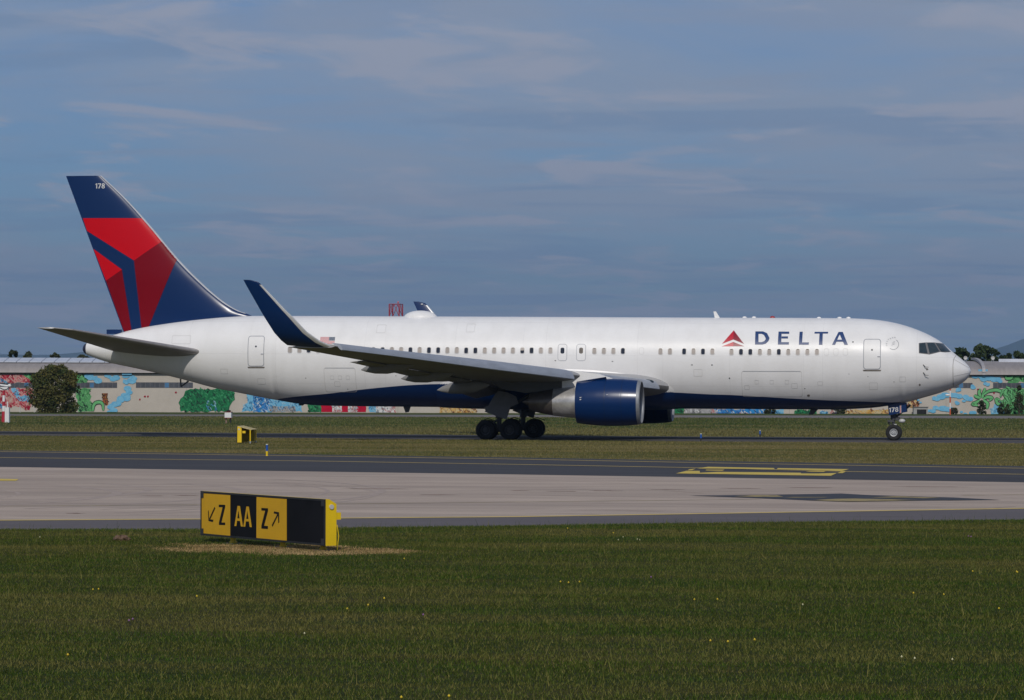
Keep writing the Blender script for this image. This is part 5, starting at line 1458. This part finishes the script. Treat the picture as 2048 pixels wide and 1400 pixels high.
for s, z, L in ((56.3, 6.2, -6.0), (59.7, 6.2, -6.0)):
    d = thing('roof_dish', tuple(wp(s, z, L)), 'white dish on the roof, ' + ('just right of the nose' if s < 58 else 'right of the roof arch'), 'dish', 'dishes on the warehouse roof')
    c = wp(s, z + .75, L + .1)
    q = MB(); q.tube(wp(s + .25, z - .1, L), wp(s, z + .72, L), .05, .05, 8); q.tube(wp(s - .25, z - .1, L), wp(s, z + .72, L), .05, .05, 8); obj('mount', q, M_galv, d)
    q = MB()
    for k, (a_, r) in enumerate(((0, .001), (.03, .10), (.06, .18), (.10, .24))):
        for i in range(16):
            th = 2 * math.pi * i / 16
            q.v.append(tuple(c - WD * (a_ - .05) * 1.0 + WS * r * math.cos(th) + Vector((0, 0, r * math.sin(th)))))
    for k in range(3):
        for i in range(16):
            q.f.append((k * 16 + i, k * 16 + (i + 1) % 16, (k + 1) * 16 + (i + 1) % 16, (k + 1) * 16 + i)); q.m.append(0)
    obj('reflector', q, mat('dish_grey_white', (.45, .45, .44), .6), d, 180)
# low kerb fence at the left end
for k in range(7):
    s = -66 + k * 1.72
    c = wp(s, 0, 9)
    q = MB(); q.tube(c, c + Vector((0, 0, .72)), .06, .05, 8); q.blob(c + Vector((0, 0, .74)), (.07, .07, .05), 8, 4)
    p = obj('fence_post', q, M_strutw, None, 40)
    p['label'] = 'short pale fence post in front of the mural, %s from the left' % ('first second third fourth fifth sixth seventh'.split()[k]); p['category'] = 'post'; p['group'] = 'fence posts by the left mural'
# ------------------------------------------------------------------ small field furniture
M_rw_r = mat('mast_red', (.40, .01, .03), .5, var=.1); M_rw_w = mat('mast_white', (.70, .70, .70), .5, var=.06); M_or = mat('pole_orange', (.52, .10, .04), .5)
mx_, my_ = -85.3, 90.1
ms = thing('sensor_mast', (mx_, my_, 0), 'red and white banded sensor mast at the left edge of the grass', 'mast')
zz = [0, .95, 1.42, 1.80, 2.32, 2.72]
for i in range(5):
    q = MB(); r0 = .20 - .012 * i
    q.tube((mx_, my_, zz[i]), (mx_, my_, zz[i + 1]), r0 - (.04 if i else 0), r0 - .05, 14); obj('mast_band', q, (M_rw_r, M_rw_w)[i % 2], ms, 40)
q = MB(); q.box((mx_ - .35, my_, 2.9), (1.5, .35, .28)); q.tube((mx_ - .2, my_, 3.2), (mx_ + .5, my_, 3.12), .07, .07, 8); q.tube((mx_ - .2, my_, 3.2), (mx_ - .75, my_, 3.34), .06, .05, 8)
q.blob((mx_ + .5, my_, 3.16), (.16, .12, .14), 10, 6); obj('sensor_head', q, M_rw_w, ms, 40)
q = MB(); q.path([(mx_ - .3, my_ - .2, 2.98), (mx_ + .1, my_ - .2, 2.8), (mx_ + .35, my_ - .2, 2.85), (mx_ + .45, my_ - .1, 3.05)], .03, 6); obj('cable', q, M_dark, ms)
cb_ = MB(); cb_.box((mx_ + .42, my_ - .3, .65), (.36, .35, 1.3)); cb_.tube((mx_ + .42, my_ - .3, 1.3), (mx_ + .42, my_ - .3, 1.8), .05, .05, 8)
o_ = obj('equipment_cabinet', cb_, M_rw_w); o_['label'] = 'narrow white cabinet beside the banded mast'; o_['category'] = 'cabinet'
lx, ly = -65.3, 88.8
lb = thing('field_monitor', (lx, ly, 0), 'white box with red trim on two stubby legs in the far grass', 'monitor box')
q = MB(); q.box((lx, ly, .72), (.56, .45, .46)); obj('box', q, M_rw_w, lb)
q = MB(); q.box((lx, ly, .97), (.62, .5, .05)); q.box((lx, ly, .47), (.6, .48, .05)); obj('red_trim', q, mat('trim_red', (.22, .03, .03), .6), lb)
q = MB(); q.blob((lx + .02, ly, 1.06), (.2, .16, .09), 12, 6); q.tube((lx, ly, .98), (lx, ly, 1.05), .1, .1, 10); obj('sensor_cap', q, M_dark, lb, 180)
for dx in (-.19, .17):
    q = MB(); q.tube((lx + dx, ly, 0), (lx + dx, ly, .47), .07, .07, 10); obj('leg', q, mat('leg_brick', (.26, .17, .13), .7) if dx < 0 else M_signf, lb, 40)
px_, py_ = -10.25, 229.0
pl = thing('striped_pole', (px_, py_, 0), 'thin orange and white striped pole under the nose', 'pole')
for i in range(7):
    q = MB(); q.tube((px_, py_, i * .72), (px_, py_, i * .72 + .72), .09, .09, 10); obj('pole_band', q, (M_or, M_rw_w)[i % 2], pl, 40)
q = MB(); q.blob((px_ - .3, py_, 2.35), (.3, .2, .14), 10, 6); obj('camera_head', q, M_rw_w, pl, 180)
q = MB(); q.path([(px_, py_, .9), (px_ + .55, py_, .35), (px_ + .7, py_, .0)], .06, 6); obj('stay', q, M_signf, pl)
c = wp(49.9, 0, 1.6)
shd = thing('shed', tuple(c), 'small flat-roofed grey shed behind the nose wheel', 'shed')
rz = Matrix.Rotation(WALL_YAW, 3, 'Z')
q = MB(); q.box(c + Vector((0, 0, .42)), (1.75, 1.2, .84), 0, rz); obj('wall', q, mat('shed_grey', (.30, .30, .29), .8), shd)
q = MB(); q.box(c + Vector((0, 0, .87)), (1.95, 1.4, .06), 0, rz); obj('roof', q, mat('shed_roof', (.16, .16, .165), .7), shd)
q = MB(); q.box(c - WD * .61 + Vector((.1, 0, .30)), (1.15, .06, .55), 0, rz); obj('opening', q, M_dark, shd)
# lattice tower behind the body
tx0, ty0 = -121.0, 463.6
lt = thing('lattice_tower', (tx0, ty0, 0), 'red steel lattice tower top rising behind the fuselage', 'tower')
q = MB()
w = 1.05
cs = [(tx0 - w, ty0 - w), (tx0 + w * .75, ty0 - w), (tx0 + w, ty0 + w), (tx0 - w * .75, ty0 + w)]
for a, b in cs: q.tube((a, b, 0), (a, b, 18.5), .12, .12, 6)
obj('leg_frame', q, mat('tower_red', (.33, .03, .05), .6), lt)
q = MB()
for k in range(8):
    z0_ = 18.5 - 2.3 * (k + 1)
    for i in range(4):
        (a, b), (c_, d_) = cs[i], cs[(i + 1) % 4]
        q.tube((a, b, z0_ + 2.3), (c_, d_, z0_ + 2.3), .07, .07, 5)
        m1 = ((a + c_) / 2, (b + d_) / 2, z0_ + 2.2)
        q.tube((a, b, z0_), m1, .06, .06, 5); q.tube((c_, d_, z0_), m1, .06, .06, 5)
obj('bracing', q, mat('tower_red', (.33, .03, .05), .6), lt)
q = MB(); q.blob((tx0 + .6, ty0 - w, 18.8), (.18, .18, .22), 10, 6); obj('warning_lamp', q, mat('warning_lamp_pink', (.55, .16, .2), .3), lt, 180)
# ------------------------------------------------------------------ trees and shrubs
M_bark = mat('bark', (.075, .055, .04), .9, var=.3, scale=4)
def leaf_mat(name, a, b):
    m = bpy.data.materials.new(name); m.use_nodes = True
    N, L = m.node_tree.nodes, m.node_tree.links
    bs_ = N['Principled BSDF']; bs_.inputs['Roughness'].default_value = .65; bs_.inputs['Specular IOR Level'].default_value = .3
    at_ = N.new('ShaderNodeAttribute'); at_.attribute_name = 'tone'
    x = N.new('ShaderNodeMix'); x.data_type = 'RGBA'
    L.new(at_.outputs['Fac'], x.inputs[0]); x.inputs[6].default_value = (*a, 1); x.inputs[7].default_value = (*b, 1)
    L.new(x.outputs[2], bs_.inputs['Base Color'])
    tr = N.new('ShaderNodeBsdfTranslucent'); L.new(x.outputs[2], tr.inputs[0])
    ms_ = N.new('ShaderNodeMixShader'); ms_.inputs[0].default_value = .25
    L.new(bs_.outputs[0], ms_.inputs[1]); L.new(tr.outputs[0], ms_.inputs[2]); L.new(ms_.outputs[0], N['Material Output'].inputs[0])
    return m
ML_autumn = leaf_mat('autumn_leaves', (.042, .072, .016), (.13, .11, .024))
ML_green = leaf_mat('green_leaves', (.022, .045, .016), (.05, .075, .024))
ML_dark = leaf_mat('conifer_leaves', (.02, .036, .014), (.07, .075, .03))
def np_mesh(name, V, F, m, parent=None, tone=None, **k):
    me = bpy.data.meshes.new(name)
    n, w_ = F.shape
    me.vertices.add(len(V)); me.vertices.foreach_set('co', V.astype(np.float32).ravel())
    me.loops.add(n * w_); me.loops.foreach_set('vertex_index', F.astype(np.int32).ravel())
    me.polygons.add(n); me.polygons.foreach_set('loop_start', np.arange(0, n * w_, w_, dtype=np.int32))
    me.polygons.foreach_set('loop_total', np.full(n, w_, dtype=np.int32))
    if tone is not None:
        at_ = me.attributes.new('tone', 'FLOAT', 'POINT'); at_.data.foreach_set('value', tone.astype(np.float32))
    me.materials.append(m)
    me.update(calc_edges=True)
    o = bpy.data.objects.new(name, me); COL.objects.link(o)
    if parent is not None:
        o.parent = parent
        if parent.name in LOC: o.matrix_parent_inverse = Matrix.Translation(-LOC[parent.name])
    for a, b in k.items(): o[a] = b
    return o
def tree(name, x, y, h, rx, label, m, seed, n=2600, leaf=.28, zlow=.12, cat='tree', group=None, conic=0.0, zb_=0.0):
    r = np.random.default_rng(seed)
    t = thing(name, (x, y, zb_), label, cat, group)
    q = MB()
    q.tube((x, y, zb_), (x + .05 * h * r.uniform(-.5, .5), y, zb_ + h * .55), h * .028, h * .014, 8)
    for k in range(7):
        a = r.uniform(0, 6.28); z0_ = h * r.uniform(.2, .5)
        q.tube((x, y, zb_ + z0_), (x + rx * .7 * math.cos(a), y + rx * .7 * math.sin(a), zb_ + z0_ + h * r.uniform(.15, .35)), h * .011, h * .004, 6)
    obj('trunk', q, M_bark, t, 60)
    nc = 46 if n < 5000 else 120
    th = r.uniform(0, 6.28, nc); u = r.uniform(0, 1, nc)
    zc_ = zlow + (1 - zlow) * r.uniform(0, 1, nc)
    prof = np.where(zc_ < .45, .78 + .5 * zc_, np.sqrt(np.clip(1 - ((zc_ - .42) / .60) ** 2, 0.04, 1)))
    if conic: prof = np.clip(1.05 - zc_, .06, 1)
    rad = rx * prof * np.sqrt(r.uniform(.35, 1.0, nc)) * .92
    C_ = np.c_[x + rad * np.cos(th), y + rad * np.sin(th), zb_ + zc_ * h * .93]
    ci = r.integers(0, nc, n)
    cr = rx * r.uniform(.16, .34, nc)
    dv = r.normal(0, 1, (n, 3)); dv /= np.linalg.norm(dv, axis=1)[:, None]
    P = C_[ci] + dv * (cr[ci] * r.uniform(.3, 1, n) ** .5)[:, None] * np.array([1, 1, .8])
    P[:, 2] = np.clip(P[:, 2], zb_ + .05, None)
    a = r.normal(0, 1, (n, 3)); a /= np.linalg.norm(a, axis=1)[:, None]
    b = np.cross(a, r.normal(0, 1, (n, 3))); b /= np.linalg.norm(b, axis=1)[:, None]
    s = leaf * r.uniform(.5, 1.2, n)[:, None]
    V = np.stack([P - a * s, P + b * s * .6, P + a * s, P - b * s * .6], 1).reshape(-1, 3)
    F = np.arange(4 * n).reshape(n, 4)
    ct = r.uniform(0, 1, nc)
    tone = np.repeat(np.clip(ct[ci] * .7 + r.uniform(0, .4, n), 0, 1), 4)
    np_mesh('crown', V, F, m, t, tone)
    return t
tree('broad_tree', -115.4, 213.7, 5.75, 3.15, 'round bushy tree with browning leaves in front of the mural', ML_autumn, 3, 13000, .18, .03)
for i, (x, y, h, rx, lb_) in enumerate([(-12.9, 338.9, 9.6, 2.5, 'dark tree just right of the cockpit, smaller of the two near the nose'), (-9.8, 339.3, 10.0, 2.6, 'largest dark tree above the warehouse roof at the right'),
        (-7.8, 340.5, 9.3, 1.5, 'narrow dark tree tucked beside the largest tree'), (-6.2, 341, 8.9, 1.2, 'low dark tree near the right end of the roofline'), (-4.5, 341, 9.1, 1.5, 'rightmost dark tree above the roof'), (-11.2, 345, 8.7, 1.6, 'pale low tree between the two near the nose')]):
    tree('roofline_tree', x, y, h, rx, lb_, ML_green, 20 + i, 2400, .34, .2, group='trees beyond the warehouse')
for i, (x, y, h, rx, lb_) in enumerate([(-145.3, 298, 8.9, 1.0, 'tallest small tree above the left roof'), (-143.4, 298.5, 8.6, 1.6, 'second small tree above the left roof'), (-139.5, 299, 8.5, 1.2, 'third small tree above the left roof'), (-135.5, 299.5, 8.2, 1.2, 'fourth small tree by the tail cone')]):
    tree('roofline_tree', x, y, h, rx, lb_, ML_dark, 40 + i, 1600, .26, .2, group='trees beyond the warehouse')
for i, (s, d, h, rx, lb_) in enumerate([(57.4, 1.6, 1.7, .75, 'small dark shrub under the painted palm'), (62.0, 1.5, 3.7, 1.0, 'tall conical shrub against the mural at the right'), (54.0, 2.0, .8, .5, 'low shrub beside the striped pole'), (60.2, 1.6, 1.4, .9, 'low bush between shrub and cone at the right'), (31.5, 1.6, 1.4, .8, 'dark shrub below the belly'), (40.0, 1.6, 1.4, .9, 'second dark shrub below the belly')]):
    c = wp(s, 0, d)
    tree('shrub', c.x, c.y, h, rx, lb_, ML_dark, 60 + i, 900, .12, .05, 'shrub', 'shrubs along the mural', 1.0 if i in (0, 1) else 0)
# ------------------------------------------------------------------ soil heaps, grass and flowers
for x, y, s, lb_ in ((-11.25, -152.6, .15, 'small brown molehill left of the sign'), (-14.0, -153.2, .15, 'flat brown molehill at the left edge of the lawn')):
    r = random.Random(int(-x * 7))
    q = MB(); q.blob((x, y, .05), (s * 1.2, s, s * .42), 18, 8)
    q.v = [(a + r.uniform(-.02, .02), b + r.uniform(-.02, .02), c + r.uniform(-.025, .035)) for a, b, c in q.v]
    o_ = obj('molehill', q, mat('loose_soil', (.14, .085, .055), .95, var=.35, scale=14, bump=.6)); o_['label'] = lb_; o_['category'] = 'molehill'; o_['group'] = 'molehills'
def edge_y(x, line):
    P = sorted(line); return np.interp(x, [a for a, b in P], [b for a, b in P])
def blades(name, X, Y, Z, h, w, m, seed, label, lean=.45, cat='grass'):
    r = np.random.default_rng(seed)
    n = len(X)
    hh = h * r.uniform(.55, 1.35, n); a = r.uniform(0, 6.28, n); ww = w * r.uniform(.6, 1.3, n)
    la = r.uniform(0, 6.28, n); ll = hh * lean * r.uniform(0.1, 1.3, n)
    bx, by = np.cos(a) * ww / 2, np.sin(a) * ww / 2
    V = np.stack([np.c_[X - bx, Y - by, Z], np.c_[X + bx, Y + by, Z], np.c_[X + ll * np.cos(la), Y + ll * np.sin(la), Z + hh]], 1).reshape(-1, 3)
    return np_mesh(name, V, np.arange(3 * n).reshape(n, 3), m, None, np.repeat(r.uniform(0, 1, n), 3), kind='stuff', label=label, category=cat)
rg_ = np.random.default_rng(5)
# lawn in front of the camera: density falls with distance
cx, cy = 7.642, -224.663
def frustum(n, d0, d1, margin, power=1.0):
    d = (d0 ** power + (d1 ** power - d0 ** power) * rg_.uniform(0, 1, n)) ** (1 / power)
    l = rg_.uniform(-1, 1, n) * (d * .1347 + margin)
    X = cx + d * -math.sin(YAW) + l * math.cos(YAW); Y = cy + d * math.cos(YAW) + l * math.sin(YAW)
    return X, Y
X, Y = frustum(820000, 34, 92, 2.5, 1.35)
le_line = lawn_edge
k = Y < edge_y(X, le_line) + .15 + rg_.normal(0, .06, len(X))
u = (X - MID.x) * T_.x + (Y - MID.y) * T_.y - .2; v = (X - MID.x) * N_.x + (Y - MID.y) * N_.y - .15
u2 = (X + 7.4) * math.cos(YAW) + (Y + 155.9) * math.sin(YAW); v2 = -(X + 7.4) * math.sin(YAW) + (Y + 155.9) * math.cos(YAW)
v2 = v2 + .42 * u2
dry = ((u2 / 2.35) ** 2 + (v2 / 2.1) ** 2 + .35 * np.sin(u2 * 2.3) * np.sin(v2 * 1.7 + 1) + .2 * np.sin(u2 * 6.1 + 2) * np.sin(v2 * 3.3) + rg_.normal(0, .22, len(X))) < .95
ln = k & ~dry
blades('grass', X[ln], Y[ln], np.full(ln.sum(), .014), .040, .012, M_blade, 1, 'short mown lawn grass in the foreground', .75)
dn = k & dry
Xd, Yd = -7.4 + rg_.uniform(-3.4, 3.4, 60000), -155.9 + rg_.uniform(-3.6, 3.6, 60000)
u2 = (Xd + 7.4) * math.cos(YAW) + (Yd + 155.9) * math.sin(YAW); v2 = -(Xd + 7.4) * math.sin(YAW) + (Yd + 155.9) * math.cos(YAW) + .42 * u2
kd = ((u2 / 2.35) ** 2 + (v2 / 2.1) ** 2 + .35 * np.sin(u2 * 2.3) * np.sin(v2 * 1.7 + 1) + .2 * np.sin(u2 * 6.1 + 2) * np.sin(v2 * 3.3) + rg_.normal(0, .3, len(Xd))) < .85
Xd, Yd = np.r_[X[dn], Xd[kd]], np.r_[Y[dn], Yd[kd]]
blades('dry_grass', Xd, Yd, np.full(len(Xd), .014), .024, .016, grass_mat('straw_blades', (.34, .22, .09), (.42, .28, .12), (.58, .42, .22), (1.2, 1.2, 0), .2, True), 2, 'dead straw-coloured grass under the direction sign', .9)
X, Y = frustum(9000, 34, 88, 2.5, 1.35)
k = Y < edge_y(X, le_line) - .2
blades('tall_grass', X[k], Y[k], np.full(k.sum(), .014), .17, .011, M_blade, 3, 'scattered taller grass stems on the lawn', .6)
# verge between the taxiways
X, Y = frustum(300000, 140, 232, 6)
ylo, yhi = edge_y(X, A_.tolist()), edge_y(X, B_.tolist())
k = (Y > ylo + .1) & (Y < yhi - .05)
t_ = (Y - ylo) / (yhi - ylo)
blades('verge_tufts', X[k], Y[k], (.115 * np.clip(t_ * 6, 0, 1))[k] - .01, .065, .032, M_vblade, 4, 'rough grass on the verge between the taxiways', .7)
# far field
X, Y = frustum(200000, 236, 480, 8)
k = (Y > edge_y(X, ac_far) + .1) & (Y < edge_y(X, [(-300, 118), *ROADN, (200, 196)]) - .5)
blades('field_tufts', X[k], Y[k], np.zeros(k.sum()), .10, .07, M_fblade, 6, 'grass of the far field behind the airliner', .7)
# flowers
def flowers(name, n, seed, m, lab, d0=36, d1=80, s=.016):
    r = np.random.default_rng(seed)
    global rg_
    X, Y = frustum(n, d0, d1, 1)
    c = r.integers(0, max(2, int(n / 1.6)), n)
    X = X[c] + r.normal(0, .18, n); Y = Y[c] + r.normal(0, .3, n)
    k = Y < edge_y(X, le_line) - .3
    X, Y = X[k], Y[k]; n = len(X)
    V, F = [], []
    for i in range(n):
        z = .045 + r.uniform(0, .03); o_ = len(V)
        for j in range(6):
            a = 1.047 * j; V.append((X[i] + s * math.cos(a), Y[i] + s * .9 * math.sin(a), z + .012))
        V.append((X[i], Y[i], z + .03)); V.append((X[i], Y[i] + .004, z - .01))
        for j in range(6): F.append((o_ + j, o_ + (j + 1) % 6, o_ + 6)); F.append((o_ + (j + 1) % 6, o_ + j, o_ + 7))
    np_mesh(name, np.array(V), np.array(F), m, None, kind='stuff', label=lab, category='flowers')
flowers('yellow_flowers', 30, 8, mat('dandelion_yellow', (.62, .44, .02), .6), 'scattered yellow dandelions in the lawn')
flowers('pale_flowers', 14, 9, mat('pale_flower_cream', (.55, .52, .30), .6), 'scattered pale flower heads in the lawn', s=.013)
flowers('violet_flowers', 10, 10, mat('clover_violet', (.26, .12, .26), .6), 'a few violet clover heads in the lawn', s=.015)
# ------------------------------------------------------------------ air
HAZE = True
if HAZE:
    q = MB(); q.box((0, 9600, 299), (26000, 20400, 602))
    hm = bpy.data.materials.new('haze_air'); hm.use_nodes = True
    N, L = hm.node_tree.nodes, hm.node_tree.links
    for n_ in list(N):
        if n_.type == 'BSDF_PRINCIPLED': N.remove(n_)
    pv = N.new('ShaderNodeVolumePrincipled')
    pv.inputs['Color'].default_value = (.42, .64, .95, 1)
    pv.inputs['Density'].default_value = 0.00006
    pv.inputs['Anisotropy'].default_value = 0.2
    L.new(pv.outputs[0], N['Material Output'].inputs['Volume'])
    obj('haze', q, hm, None, kind='stuff', label='thin pale haze in the air', category='haze')
